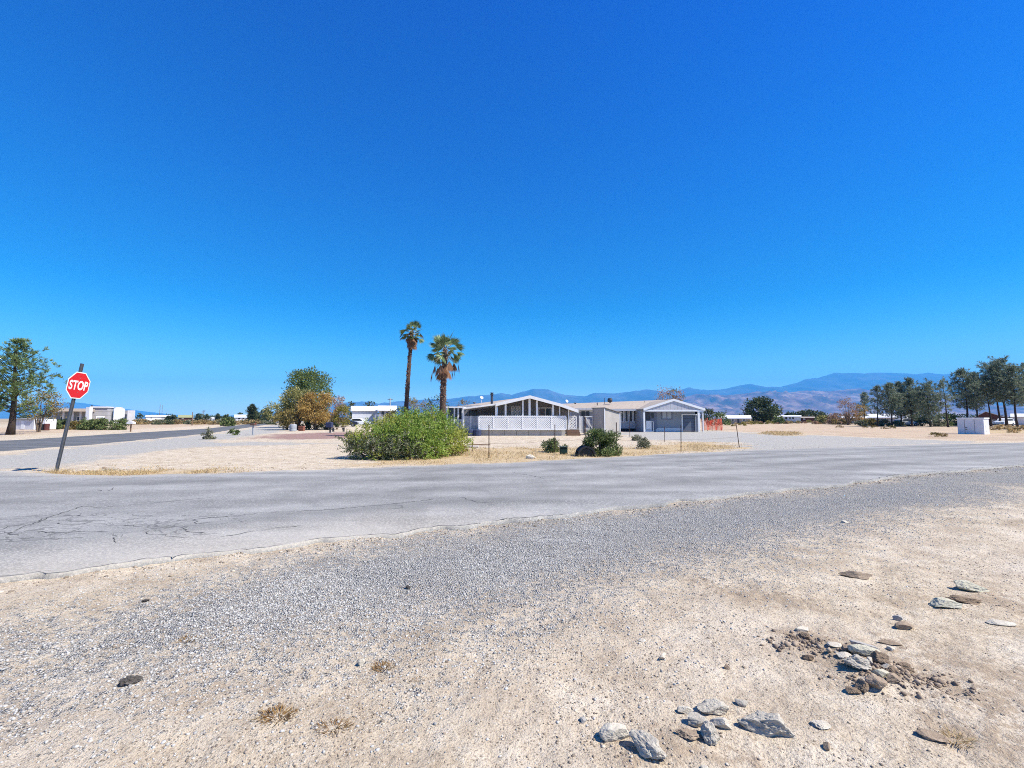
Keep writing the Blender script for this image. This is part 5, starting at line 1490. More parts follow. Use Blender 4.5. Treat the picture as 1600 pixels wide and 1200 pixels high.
# ------------------------------------------------------------------ house with garage
def garage_house():
    Y = 50.0
    root = thing('garage_house', 'pale grey gabled house with a blue grey garage door and window wing', 'house', (X(1052, Y), Y, 0))
    pl, pk, pr = (1004.5, 638.6), (1052, 623.6), (1100.5, 638.8)
    xl, zl = X(pl[0], Y), Z(pl[1], Y); xk, zk = X(pk[0], Y), Z(pk[1], Y); xr, zr = X(pr[0], Y), Z(pr[1], Y)
    yb = 62
    m = MB()
    for (xa, za, xb, zb) in ((xl, zl, xk, zk), (xk, zk, xr, zr)):
        m.slab([Vector((xa, Y - .3, za)), Vector((xb, Y - .3, zb)), Vector((xb, yb, zb)), Vector((xa, yb, za))], .12)
    m.build('roof', M['shingle'], root)
    f = MB()
    for (xa, za, xb, zb) in ((xl, zl, xk, zk), (xk, zk, xr, zr)):
        f.add([(xa, yy, za - .22) for yy in (Y - .36, Y - .305)] + [(xb, yy, zb - .22) for yy in (Y - .36, Y - .305)] + [(xa, yy, za + .03) for yy in (Y - .36, Y - .305)] + [(xb, yy, zb + .03) for yy in (Y - .36, Y - .305)],
              [(0,2,6,4),(1,5,7,3),(4,6,7,5),(0,1,3,2),(0,4,5,1),(2,3,7,6)])
    f.build('fascia', M['white_trim'], root)
    ze = Z(641.6, Y)
    MB().prism([(xl + .15, ze), (xr - .15, ze), (xr - .15, zr - .15), (xk, zk - .15), (xl + .15, zl - .15)], Y - .28, Y - .1).build('gable_panel', M['pale_siding'], root)
    # beam under the gable and set back wall
    MB().box(xl + .1, xr - .1, Y - .31, Y - .285, ze - .1, ze + .06).build('beam', M['white_trim'], root)
    yw = 51.2
    xw0, xw1 = X(1006, Y) , X(1093, Y)
    gd0, gd1, gdz = X(1066.5, yw), X(1089.5, yw), Z(648.5, yw)
    wl = MB(); zt = Z(640.5, yw)
    wl.box(xw0, gd0, yw, yw + .2, 0, zt); wl.box(gd0, gd1, yw, yw + .2, gdz, zt); wl.box(gd1, xw1, yw, yw + .2, 0, zt)
    wl.box(xw0, xw0 + .15, yw + .2, 61.5, 0, zt); wl.box(xw1 - .15, xw1, yw + .2, 61.5, 0, zt)
    wl.build('wall', M['wall_lav'], root)
    MB().box(X(1024, yw), gd0 - .1, yw - .03, yw, 0.0, .42).build('base_trim', M['white'], root)
    MB().box(gd0, gd1, yw + .13, yw + .18, 0, gdz).build('garage_door', M['garage_blue'], root)
    fr = MB(); fr.box(gd0 - .13, gd0, yw - .05, yw, 0, gdz + .1); fr.box(gd1, gd1 + .1, yw - .05, yw, 0, gdz + .1); fr.box(gd0, gd1, yw - .05, yw, gdz, gdz + .1)
    fr.build('garage_frame', M['white_trim'], root)
    window(root, 1033.5, 1050.5, 642, 655.5, yw, frame='door_blue', pane='screen', mull=1, fw=.1)
    d = MB().box(X(1008.5, yw), X(1015.5, yw), yw - .05, yw, .3, Z(643.5, yw)); dd = d.build('door', M['door_dark'], root)
    d = MB().box(X(1016.5, yw), X(1026, yw), yw - .06, yw, .3, Z(643.5, yw)); d2 = d.build('door', M['door_blue'], root)
    MB().box(X(1017.5, yw), X(1021.5, yw), yw - .075, yw - .06, Z(653, yw), Z(645, yw)).build('door_window', M['glass'], d2)
    # steps with rail before the door
    s = MB()
    for k in range(3): s.box(X(1010, Y), X(1021, Y), Y + .9 - k * .28, Y + 1.18 - k * .28, -.01, .3 - k * .1)
    s.build('steps', M['white'], root)
    rl = MB()
    for px, yy in ((1021.8, 50.3), (1021.8, 51)): rl.bar((X(px, Y), yy, 0), (X(px, Y), yy, 1.15), .05, .05)
    rl.bar((X(1021.8, Y), 50.3, 1.15), (X(1021.8, Y), 51, 1.2), .05, .05)
    rl.build('handrail', M['white_trim'], root)
    MB().box(X(1012, Y), X(1020.5, Y), 50.6, 50.64, .3, 1.25).build('rail_panel', M['white'], root)
    for px, wd in ((1005.6, .18), (1090.5, .2), (1097, .1)):
        MB().box(X(px, Y) - wd / 2, X(px, Y) + wd / 2, Y - .28, Y - .1, 0, ze - .105).build('porch_post', M['white_trim'], root)
    # wing to the left with a row of tall windows
    yv = 53.5
    MB().box(X(944, yv), X(1006.2, yv), yv, yv + .25, 0, Z(638.8, yv)).build('wing_wall', M['pale_siding'], root)
    MB().box(X(968, yv), X(1006, yv), yv - .04, yv, 0, Z(669.5, yv)).build('wing_base', M['dark_open'], root)
    for a, b in ((970, 974.6), (976.2, 981.6), (983, 988.2), (989.8, 994.6), (996.6, 1002)):
        window(root, a, b, 641, 659.6, yv, fw=.07, mull=0)
    rg = [Vector((X(870, 62), 62, Z(631.2, 62))), Vector((X(1056, 60), 60, Z(624.2, 60)))]
    ev = [Vector((X(905, 52.6), 52.6, Z(639.2, 52.6))), Vector((X(1012, 52.6), 52.6, Z(638.4, 52.6)))]
    MB().slab([ev[0], ev[1], rg[1], rg[0]], .12).build('wing_roof', M['shingle'], root)
    MB().box(ev[0].x, X(1004, 52.6), 52.5, 52.58, ev[0].z - .22, ev[0].z + .02).build('wing_eave', M['gutter'], root)
    v = MB()
    for px, py0, py1, yy, rr in ((945, 621.5, 631, 57, .03), (953.5, 627.5, 630, 57, .09), (933.5, 629, 633.5, 55, .06), (1008, 626.5, 629, 57, .03)):
        v.tube([(X(px, yy), yy, Z(py1, yy)), (X(px, yy), yy, Z(py0, yy))], rr, 7)
    v.build('roof_vent', M['dark_metal'], root)
    MB().lathe([(0, 0), (.28, .02), (.33, .25), (.25, .5), (0, .55)], 14, (X(953.5, 57), 57, Z(628.5, 57))).build('roof_fan', M['dark_metal'], root)
M['wall_lav'] = plain('pale_lavender_wall', (.29, .31, .35), .8, .1, 1.2)
M['garage_blue'] = siding('garage_door_panels', (.12, .145, .2), .5, 2)
M['door_dark'] = plain('dark_door', (.06, .065, .085), .5, .2, 2)
M['gutter'] = plain('grey_gutter', (.5, .5, .53), .6, .1, 2)
garage_house()

# ------------------------------------------------------------------ orange net fence
def net_fence():
    Y = 56.0
    root = thing('net_fence', 'sagging orange red safety net fence beside the garage', 'fence', (X(1111, Y), Y, 0))
    xa, xb = X(1096.5, Y), X(1127.5, Y)
    r = random.Random(5); m = MB(); nu, nv = 26, 7
    def top(u): return 1.45 - .25 * math.sin(u * 6.5 + .5) * .6 + (.35 if .18 < u < .3 else 0) * math.sin((u - .18) / .12 * math.pi) + (.12 if u > .9 else 0) - .22 * math.sin(u * math.pi) 
    def pt(u, v):
        return Vector((xa + (xb - xa) * u + .05 * math.sin(v * 9 + u * 14), Y + .12 * math.sin(u * 17 + v * 5), .1 + (top(u) - .1) * v + .03 * math.sin(u * 40)))
    for j in range(nv + 1):
        for i in range(nu):
            if r.random() < .12: continue
            m.bar(pt(i / nu, j / nv), pt((i + 1) / nu, j / nv), .008, .05, (0, 1, 0))
    for i in range(nu + 1):
        m.bar(pt(i / nu, 0), pt(i / nu, 1), .05, .008, (0, 1, 0))
    m.build('net', M['orange_net'], root)
    for u in (.02, .3, .52, .72, .98):
        MB().bar((xa + (xb - xa) * u, Y + .1, -.02), (xa + (xb - xa) * u, Y + .1, 1.55 + .15 * math.sin(u * 9)), .06, .06).build('stake', M['orange_stake'], root)
M['orange_net'] = plain('orange_net', (.85, .17, .09), .6, .15, 3)
M['orange_stake'] = plain('faded_red_stake', (.45, .12, .08), .8, .2, 3)
net_fence()

# ------------------------------------------------------------------ wire fence along the road
def wire_fence():
    root = thing('wire_fence', 'thin rusty steel post and wire fence along the yard edge', 'fence', G(867, 709))
    posts = [(738, 705, 690), (764, 715.5, 664), (867, 708, 663), (914.5, 703, 651), (963, 708.5, 660), (1064, 705, 664)]
    tops = []
    def post(px, pyb, pyt, lean=0, nm='fence_post', mt='rust'):
        b = G(px, pyb); t = P(px + lean, pyt, b.y)
        m = MB(); m.bar(b - Vector((0, 0, .1)), t, .036, .01); m.bar(b - Vector((0, .012, .1)), t - Vector((0, .012, 0)), .01, .03)
        m.build(nm, M[mt], root); return b, t
    line = [post(*p) for p in posts]
    end = post(1155.5, 699, 661.5, -5.5)
    back = [post(1038.5, 690, 667), post(984, 683, 650)]
    wr = MB()
    allp = line + [end]
    for h in (.55, .95):
        for (b0, t0), (b1, t1) in zip(allp[1:-1], allp[2:]):
            k0 = h / max(.3, t0.z); k1 = h / max(.3, t1.z)
            p, q = b0 + (t0 - b0) * min(1, k0), b1 + (t1 - b1) * min(1, k1)
            pts = [p + (q - p) * s - Vector((0, 0, .05 * math.sin(s * math.pi))) for s in np.linspace(0, 1, 7)]
            wr.tube(pts, .0035, 4, False)
    wr.build('wire', M['rust'], root)
wire_fence()

# black dome, tub, boards in the yard
c = at_base(914, 18.3); t = thing('plastic_dome', 'black half round plastic shelter beside the rounded green shrub', 'dog house', c)
m = MB(); n = 14; rr = .33
for y0, y1, r0 in ((-.35, .35, rr),):
    for k in range(n):
        a0, a1 = math.pi * k / n, math.pi * (k + 1) / n
        f_ = lambda a, y, q: Vector((c.x + math.cos(a) * q * 1.08, c.y + y, math.sin(a) * q * 1.15))
        m.add([f_(a0, y0, r0), f_(a1, y0, r0), f_(a1, y1, r0), f_(a0, y1, r0), f_(a0, y0, r0 - .05), f_(a1, y0, r0 - .05), f_(a1, y1, r0 - .05), f_(a0, y1, r0 - .05)], [(3,2,1,0),(4,5,6,7),(0,1,5,4),(2,3,7,6)])
m.build('shell', M['black'], t)
m = MB()
for k in range(7):
    y = c.y - .33 + k * .11
    pts = [Vector((c.x + math.cos(a) * rr * 1.1, y, math.sin(a) * rr * 1.18)) for a in np.linspace(0, math.pi, 13)]
    m.tube(pts, .022, 5)
m.build('ribs', M['black'], t)
m = MB().prism([(c.x + math.cos(a) * (rr - .03), math.sin(a) * (rr - .03)) for a in np.linspace(0, math.pi, 13)], c.y - .3, c.y + .3); m.build('back_wall', M['black'], t)
c = at_base(880, 19.2)
t = thing('plastic_tub', 'dark green plastic tub in the straw beside the sprawling shrub', 'tub', c)
MB().box(c.x - .16, c.x + .16, c.y - .13, c.y + .13, 0, .27).build('body', M['green_box'], t, bevel=.03)
MB().box(c.x - .18, c.x + .18, c.y - .15, c.y + .15, .275, .31).build('rim', M['green_box'], t, bevel=.01)
c = G(738, 699)
MB().box(c.x - .38, c.x + .34, c.y - .2, c.y + .2, .03, .075).single('wood_board', M['board_pale'] if 'board_pale' in M else M['concrete'], (c.x, c.y, 0), 'pale weathered board lying right of the big green bush', 'board', bevel=.006)
c = G(752, 696)
MB().bar((c.x - .6, c.y, .04), (c.x + .5, c.y + .2, .06), .09, .05).single('wood_board', M['wood'], (c.x, c.y, 0), 'dark brown plank behind the pale board', 'plank', bevel=.005)

# ------------------------------------------------------------------ vehicles
def car(name, label, loc, rz, paint, L=4.2, hgt=1.5, kind='hatch', group=None):
    t = thing(name, label, 'car' if kind != 'pickup' else 'truck', loc, group, rz)
    W = .86; s = L / 4.2; k = hgt / 1.5
    low = [(-2.05, .32), (2.02, .32), (2.08, .5), (2.02, .72), (1.75, .82), (.95, .93), (-1.95, .98), (-2.1, .85), (-2.1, .45)]
    def pr(p, w, wt=None, bev=.05):
        m = MB(); m.prism([(x * s, z * k) for x, z in p], -w, w); return m
    b = obj('body', pr(low, W).mesh('body', bevel=.05), M[paint], t)
    if kind == 'pickup': cab = [(-.3, .95), (.95, .92), (.4, 1.48), (-.2, 1.5)]; gl = [(-.24, 1.0), (.82, .98), (.36, 1.4), (-.18, 1.42)]
    else: cab = [(-1.98, .96), (.98, .92), (.3, 1.42), (-.2, 1.5), (-1.45, 1.47), (-1.8, 1.3)]; gl = [(-1.72, 1.02), (.78, .99), (.2, 1.36), (-.2, 1.4), (-1.4, 1.38)]
    obj('cabin', pr(cab, W - .1).mesh('cabin', bevel=.05), M[paint], t)
    m = MB(); m.prism([(x * s, z * k) for x, z in gl], -(W - .085), W - .085); g = obj('window', m.mesh('window'), M['glass'], t)
    for x in (-1.3, 1.28):
        for y in (-W + .08, W - .08):
            m = MB(); n = 18
            ring = []
            prof = [(.2, -.1), (.31, -.1), (.33, -.06), (.33, .06), (.31, .1), (.2, .1)]
            vs = [(x * s + math.cos(6.283 * q / n) * r_, y + d, .33 + math.sin(6.283 * q / n) * r_) for r_, d in prof for q in range(n)]
            m.add(vs, [(i*n+q, i*n+(q+1) % n, (i+1)*n+(q+1) % n, (i+1)*n+q) for i in range(len(prof)-1) for q in range(n)])
            w = obj('wheel', m.mesh('wheel'), M['rubber'], t)
            m = MB(); m.add([(x * s + math.cos(6.283 * q / n) * .2, y + d, .33 + math.sin(6.283 * q / n) * .2) for d in (-.085, .085) for q in range(n)], [tuple(range(n)), tuple(range(2*n-1, n-1, -1))] + [(q, (q+1) % n, n + (q+1) % n, n + q) for q in range(n)])
            obj('rim', m.mesh('rim'), M['galv'], w)
    for y in (-.62, .62):
        m = MB().box(2.0 * s, 2.075 * s, y - .16, y + .16, .62 * k, .74 * k); obj('headlight', m.mesh('headlight'), M['lamp_glass'], t)
        m = MB().box(-2.125 * s, -2.05 * s, y - .12, y + .12, .7 * k, .92 * k); obj('tail_light', m.mesh('tail_light'), M['tail_red'], t)
    return t
M['lamp_glass'] = plain('lamp_glass', (.5, .52, .55), .15, .05, 2)
M['tail_red'] = plain('tail_lamp_red', (.25, .01, .01), .25, .05, 2)
c = at_base(562.5, 92); car('parked_car', 'white hatchback parked before the long white building', c, R(4), 'car_white', 4.0, 1.56)
c = at_base(540, 84); car('parked_truck', 'dark navy pickup in the shade beside the white hatchback', c, R(12), 'car_dark', 4.6, 1.75, 'pickup')
c = at_base(1568, 92); car('parked_car', 'white car under the pines before the brown house', c, R(200), 'car_white', 4.2, 1.6)
c = at_base(1415, 90); car('parked_car', 'small grey car in the shade under the left pine row', c, R(10), 'grey_metal', 4.2, 1.5)
c = at_base(423, 190); car('parked_car', 'tiny white car far down the side road', c, R(110), 'car_white', 4.2, 1.55)
c = at_base(461, 135); car('parked_car', 'silver car half hidden left under the tamarisks', c, R(20), 'grey_metal', 4.2, 1.5)
# camper and boat-like trailer under the pines
t = thing('camper', 'white camper trailer half hidden under the dark pines', 'camper', at_base(1425, 97))
c = at_base(1425, 97)
m = MB().prism([(c.x - 1.2, .5), (c.x + 1.1, .5), (c.x + 1.25, 1.2), (c.x + .8, 2.6), (c.x - .6, 3.1), (c.x - 1.2, 2.7)], 97, 99); m.build('body', M['white'], t, bevel=.06)
MB().box(c.x - .7, c.x + .3, 96.95, 96.995, 1.5, 2.2).build('window', M['glass'], t)
for q in (-.6, .5): MB().lathe([(0, -.1), (.3, -.1), (.33, 0), (.3, .1), (0, .1)], 14).build('wheel', M['rubber'], t).matrix_basis = Matrix.Translation((q, .1, .33)) @ Matrix.Rotation(R(90), 4, 'X')
t = thing('utility_trailer', 'low white trailer under the pines right of the camper', 'trailer', at_base(1440, 96)); c = t.location
MB().box(c.x - 2.2, c.x + 2.2, 95.5, 97, .55, 1.0).build('bed', M['white'], t, bevel=.04)
for q in (-.4, .5): MB().lathe([(0, -.1), (.3, -.1), (.33, 0), (.3, .1), (0, .1)], 14).build('wheel', M['rubber'], t).matrix_basis = Matrix.Translation((q, -.6, .33)) @ Matrix.Rotation(R(90), 4, 'X')

# ------------------------------------------------------------------ white container on the right
def container():
    Yc = 44.0
    root = thing('storage_shed', 'white metal storage box standing alone on the bare field', 'container', at_base(1520, Yc))
    a = R(60)
    # near corner between the long front and the short lit side
    c = at_base(1536.5, 43.0)
    f_ = Vector((-math.cos(a), -math.sin(a) * -1, 0)); s_ = Vector((math.sin(a), math.cos(a), 0))
    f_ = Vector((-math.cos(a), math.sin(a), 0))
    def reach(d, px):
        lo, hi = 0, 9
        for _ in range(50):
            m = (lo + hi) / 2; p = c + d * m
            k = 800 + F * p.x / (p.y * CT + (p.z - H) * ST)
            if (k > px) == (d is f_): lo = m
            else: hi = m
        return m
    Lf, Ls = reach(f_, 1497), reach(s_, 1546.5)
    z = Z(652.6, 43.0)
    b = [c, c + s_ * Ls, c + s_ * Ls + f_ * Lf, c + f_ * Lf]
    MB().add([Vector((p.x, p.y, -.02)) for p in b] + [Vector((p.x, p.y, z - .1)) for p in b], [(0,1,5,4),(1,2,6,5),(2,3,7,6),(3,0,4,7),(4,5,6,7)]).build('body', M['container_white'], root)
    e = .05
    q = [c - s_ * e - f_ * e, c + s_ * (Ls + e) - f_ * e, c + s_ * (Ls + e) + f_ * (Lf + e), c - s_ * e + f_ * (Lf + e)]
    MB().slab([Vector((p.x, p.y, z)) for p in q], .11).build('roof', M['white_trim'], root)
    # door seams, latch, vent plate
    sm = MB(); nrm = Vector((f_.y, -f_.x, 0)); nrm = nrm if nrm.y < 0 else -nrm
    for k in (.28, .655):
        p = c + f_ * Lf * (1 - k); sm.bar(p + nrm * .004 + Vector((0, 0, .05)), p + nrm * .004 + Vector((0, 0, z - .16)), .025, .012)
    sm.build('door_seam', M['dark_metal'], root)
    lt = MB(); p = c + f_ * Lf * .7
    for zz in (.45, .62): lt.bar(p + nrm * .02 + Vector((0, 0, zz)), p + nrm * .02 + f_ * -.12 + Vector((0, 0, zz)), .04, .05)
    lt.build('latch', M['dark_metal'], root)
    n2 = Vector((s_.y, -s_.x, 0)); 
    vp = MB(); p0 = c + s_ * Ls * .35 + n2 * .01; p1 = c + s_ * Ls * .75 + n2 * .01
    vp.bar(p0 + Vector((0, 0, .55)), p1 + Vector((0, 0, .55)), .02, .6); vp.build('side_hatch', M['white'], root)
M['container_white'] = plain('container_white', (.68, .67, .7), .5, .12, 1.2)
container()
put_rock(1533, 676, 6, .5, 'rock_black', 'dark lump at the foot of the white storage box', 75, 0, .7, 0, .05)

# ------------------------------------------------------------------ houses on the right, far
def gable_house(name, label, px0, px1, pyb, pye, pyr, Y, wall, roof, axis='x', depth=8, wins=(), pk=None, door=None, chimney=None, trim='white_trim', turn=1.0):
    "axis x: ridge runs across the view; y: gable faces us"
    root = thing(name, label, 'house', at_base((px0 + px1) / 2, Y))
    x0, x1, ze, zr = X(px0, Y), X(px1, Y), Z(pye, Y), Z(pyr, Y)
    o = .35
    if axis == 'x':
        MB().box(x0, x1, Y, Y + depth, -.02, ze).build('wall', M[wall], root)
        ym = Y + depth / 2
        m = MB(); m.prism([(Y - o, ze - .03), (ym, zr), (Y + depth + o, ze - .03), (Y + depth + o, ze - .18), (ym, zr - .15), (Y - o, ze - .18)], x0 - o, x1 + o)
        m.v = [(b, a, c) for a, b, c in m.v]
        m.build('roof', M[roof], root)
    else:
        xk = X(pk, Y) if pk else (x0 + x1) / 2
        MB().prism([(x0, -.02), (x1, -.02), (x1, ze), (xk, zr - .12), (x0, ze)], Y, Y + depth).build('wall', M[wall], root)
        m = MB()
        m.slab([Vector((x0 - o, Y - o, ze - .12)), Vector((xk, Y - o, zr)), Vector((xk, Y + depth, zr)), Vector((x0 - o, Y + depth, ze - .12))], .14)
        m.slab([Vector((xk, Y - o, zr)), Vector((x1 + o, Y - o, ze - .12)), Vector((x1 + o, Y + depth, ze - .12)), Vector((xk, Y + depth, zr))], .14)
        m.build('roof', M[roof], root)
    for w in wins: window(root, w[0], w[1], w[2], w[3], Y - .01, frame=w[4] if len(w) > 4 else trim, fw=.09)
    if door:
        MB().box(X(door[0], Y), X(door[1], Y), Y - .05, Y - .002, 0, Z(door[2], Y)).build('door', M[door[3]], root)
    az = math.atan(((px0 + px1) / 2 - 800) / F) * turn
    root.rotation_euler.z = -az; root.scale.x = math.cos(az)
    return root
gable_house('brown_house', 'dark red brown house with a pale roof slope behind the right pines', 1517, 1580, 668, 654, 642.5, 100, 'maroon', 'pale_roof', 'y', 14, pk=1541, wins=[(1550, 1556, 656, 662), (1566, 1572, 656, 662)], door=(1558, 1562, 657, 'door_dark'))
gable_house('white_outbuilding', 'white outbuilding at the right edge behind the pines', 1581, 1608, 667, 651, 646, 108, 'white', 'pale_roof', 'x', 7, wins=[(1586, 1590, 655, 660)])
gable_house('ranch_house', 'low ranch house with a white roof left of the big round tree', 1121, 1172, 659, 653.4, 648.6, 130, 'tan_wall', 'metal_roof', 'x', 9, wins=[(1130, 1136, 654.5, 658), (1143, 1148, 654.5, 658), (1160, 1165, 654.5, 658)], door=(1152, 1155, 654.6, 'door_dark'))
gable_house('mobile_home', 'long white mobile home beyond the field right of the round tree', 1222, 1251, 658, 650.5, 648.8, 165, 'lap_white', 'metal_roof', 'x', 6, wins=[(1227, 1230, 651.8, 655, 'dark_metal'), (1233.5, 1235.5, 651.8, 655, 'dark_metal'), (1238, 1240.5, 651.8, 655, 'dark_metal')])
gable_house('far_house', 'dark brown low house right of the white mobile home', 1252, 1272, 658, 652.5, 651, 170, 'maroon', 'shingle', 'x', 7, wins=[(1255, 1258, 653.5, 656)])
gable_house('far_house', 'small pale roofed house left of the white mobile home', 1216, 1224, 658, 651.6, 648.4, 180, 'tan_wall', 'pale_roof', 'x', 6, wins=[(1218, 1220, 653, 655.5)])
gable_house('far_house', 'low house with a white roof strip behind the dry trees', 1316, 1366, 660, 653, 649.5, 135, 'tan_wall', 'metal_roof', 'x', 8, wins=[(1322, 1327, 654.5, 657.5), (1345, 1350, 654.5, 657.5)])
gable_house('far_house', 'low grey house with a white roof seen through the left pine row', 1356, 1400, 662, 652, 646.5, 120, 'grey_stucco', 'metal_roof', 'x', 8, wins=[(1362, 1368, 654, 658), (1380, 1386, 654, 658)])

# ------------------------------------------------------------------ buildings on the left, far
gable_house('white_building', 'long white lap sided building with a white roof behind the parked hatchback', 550, 590, 662, 641, 633.8, 108, 'lap_white', 'metal_roof', 'x', 9, wins=[(581, 584, 644, 650)])
gable_house('white_building', 'second pale roofed building right of the long white one', 592, 618, 662, 641, 633, 104, 'grey_stucco', 'pale_roof', 'x', 8, wins=[(596, 600, 643, 649, 'dark_metal')], door=(603, 606, 644, 'door_dark'))
t = thing('utility_pole', 'short grey utility pole behind the second pale roofed building', 'pole', at_base(609, 125))
c = t.location; MB().tube([(c.x, 125, 0), (c.x, 125, Z(622, 125))], .16, 8).build('pole', M['grey_metal'], t); MB().bar((c.x - .7, 125, Z(624, 125)), (c.x + .7, 125, Z(624, 125)), .12, .14).build('crossarm', M['wood'], t)
# pale modern block house, turned to face the side road
def proj_x(p): return 800 + F * p.x / (p.y * CT + (p.z - H) * ST)
def reach(c, d, px, far=40):
    lo, hi = 0, far; up = proj_x(c + d * far) > proj_x(c)
    for _ in range(50):
        m = (lo + hi) / 2
        if (proj_x(c + d * m) < px) == up: lo = m
        else: hi = m
    return m
def corner_block(nm, mt, root, px, Y, pxl, pxr, z0, z1, yaw, fw=0, inset=0):
    "a box whose near corner stands at pixel column px; faces run to columns pxl and pxr"
    c = at_base(px, Y); a = R(yaw); f_ = Vector((-math.cos(a), -math.sin(a), 0)); s_ = Vector((-math.sin(a), math.cos(a), 0))
    Lf, Ls = reach(c, f_, pxl), reach(c, s_, pxr)
    if fw: Ls = fw
    b = [c, c + s_ * Ls, c + s_ * Ls + f_ * Lf, c + f_ * Lf]
    m = MB().add([Vector((p.x, p.y, z0)) for p in b] + [Vector((p.x, p.y, z1)) for p in b], [(0,1,5,4),(1,2,6,5),(2,3,7,6),(3,0,4,7),(4,5,6,7),(3,2,1,0)])
    m.build(nm, M[mt], root)
    return c, f_, s_, Lf, Ls
def block_house():
    Y = 118; yaw = 24
    root = thing('stucco_house', 'pale stucco house of stepped blocks beyond the green shrub row', 'house', at_base(174, Y))
    c, f_, s_, Lf, Ls = corner_block('wall', 'grey_stucco', root, 167.2, Y, 139, 176, -.02, Z(637.2, Y), yaw)
    n_ = Vector((f_.y, -f_.x, 0)); n_ = n_ if n_.y < 0 else -n_
    corner_block('parapet', 'stucco', root, 167.7, Y - .25, 138.4, 177, Z(637.15, Y), Z(635.2, Y), yaw)
    p = c + f_ * Lf * .15; q = c + f_ * Lf * .62
    m = MB(); up = Vector((0, 0, 1))
    m.bar(p + n_ * .05 + up * 1.6, q + n_ * .05 + up * 1.6, .08, 1.1); fr = m.build('window', M['white_trim'], root)
    m = MB(); m.bar(p + n_ * .08 - (p - q).normalized() * .2 + up * 1.6, q + n_ * .08 + (p - q).normalized() * .2 + up * 1.6, .08, .8); m.build('pane', M['screen'], fr)
    corner_block('wall', 'white', root, 190, Y + 3, 176.5, 194, -.02, Z(639, Y), yaw)
    c, f_, s_, Lf, Ls = corner_block('wall', 'stucco', root, 189.6, Y + 3.2, 177, 193, Z(638.95, Y), Z(637.4, Y), yaw)
    corner_block('gable', 'stucco', root, 186, Y + 3.6, 178.5, 190, Z(637.35, Y), Z(635.6, Y), yaw)
    corner_block('wall', 'grey_stucco', root, 197.5, Y + 6, 191, 199, -.02, Z(640.6, Y), yaw)
    corner_block('garage_door', 'door_dark', root, 196.8, Y + 5.4, 189.5, 197.4, -.02, Z(647, Y), yaw)
    corner_block('wall', 'stucco', root, 207.5, Y + 4, 198.4, 210, -.02, Z(640.8, Y), yaw)
    cc = at_base(142, Y + 3); MB().box(cc.x - .15, cc.x + .15, cc.y - .15, cc.y + .15, Z(637, Y), Z(632.8, Y)).build('chimney', M['dark_metal'], root)
block_house()
def long_low():
    Y = 112
    root = thing('low_house', 'long low house with a tan flat roof and dark porch behind the stop sign', 'house', at_base(112, Y))
    yaw = 30
    corner_block('roof', 'flat_tan', root, 136.5, Y, 81, 138, Z(643, Y), Z(638.4, Y), yaw, fw=11)
    c, f_, s_, Lf, Ls = corner_block('wall', 'grey_siding', root, 135.5, Y + 3, 84.5, 138, -.02, Z(643.2, Y), yaw, fw=7)
    n_ = Vector((f_.y, -f_.x, 0)); n_ = n_ if n_.y < 0 else -n_
    for k in (.1, .34, .62, .9):
        p = c + f_ * Lf * k + n_ * 2.6; MB().box(p.x - .14, p.x + .14, p.y - .14, p.y + .14, -.02, Z(643.1, Y)).build('porch_post', M['stucco'], root)
    p = at_base(138.4, Y - 1); MB().box(p.x - .45, p.x + .45, p.y - .4, p.y + .4, -.02, Z(636.4, Y)).build('chimney', M['white'], root)
    for k in (.2, .7):
        m = MB(); a = c + f_ * Lf * k; b = c + f_ * Lf * (k + .12); up = Vector((0, 0, 1))
        m.bar(a + n_ * .03 + up * 1.5, b + n_ * .03 + up * 1.5, .06, 1.1); fr = m.build('window', M['white_trim'], root)
        m = MB(); d = (b - a).normalized() * .1; m.bar(a + d + n_ * .06 + up * 1.5, b - d + n_ * .06 + up * 1.5, .06, .9); m.build('pane', M['glass'], fr)
M['flat_tan'] = plain('tan_flat_roof', (.4, .33, .27), .85, .15, 2)
long_low()
# white shed and white tank under the big left pine
t = thing('garden_shed', 'white plank shed with a grey roof under the big left pine', 'shed', at_base(36, 62)); Y = 62
MB().box(X(17.5, Y), X(53.5, Y), Y, Y + 3, -.02, Z(654.6, Y)).build('wall', M['white_planks'], t)
MB().slab([Vector((X(16.8, Y), Y - .2, Z(654.8, Y))), Vector((X(54, Y), Y - .2, Z(654.8, Y))), Vector((X(46, Y), Y + 3.1, Z(651.2, Y))), Vector((X(20, Y), Y + 3.1, Z(652, Y)))], .08).build('roof', M['shed_roof'], t)
MB().box(X(33.5, Y), X(39, Y), Y - .04, Y - .002, .05, Z(658, Y)).build('door', M['white'], t)
M_tank = at_base(64, 60)
t = thing('water_tank', 'square white tank right of the white plank shed', 'tank', M_tank); Y = 60
MB().box(X(55.5, Y), X(71.5, Y), Y, Y + 1.5, .02, Z(655.5, Y)).build('tank', M['white'], t, bevel=.06)
MB().box(X(63, Y), X(67, Y), Y + .4, Y + .9, Z(655.4, Y), Z(653.6, Y)).build('lid', M['grey_metal'], t, bevel=.03)
t = thing('barrel', 'dark red brown barrel at the right foot of the white tank', 'barrel', at_base(74, 57.5)); c = t.location
MB().lathe([(0, 0), (.26, 0), (.28, .04), (.27, .28), (.285, .3), (.27, .32), (.27, .58), (.285, .6), (.27, .62), (.28, .84), (.26, .86), (0, .85)], 16, (c.x, c.y, 0)).build('drum', M['drum_red'], t)
MB().box(c.x - .62, c.x - .25, c.y - .2, c.y + .25, 0, .8).single('crate', M['black'], (c.x - .43, c.y, 0), 'black crate between the white tank and the barrel', 'crate', bevel=.02)

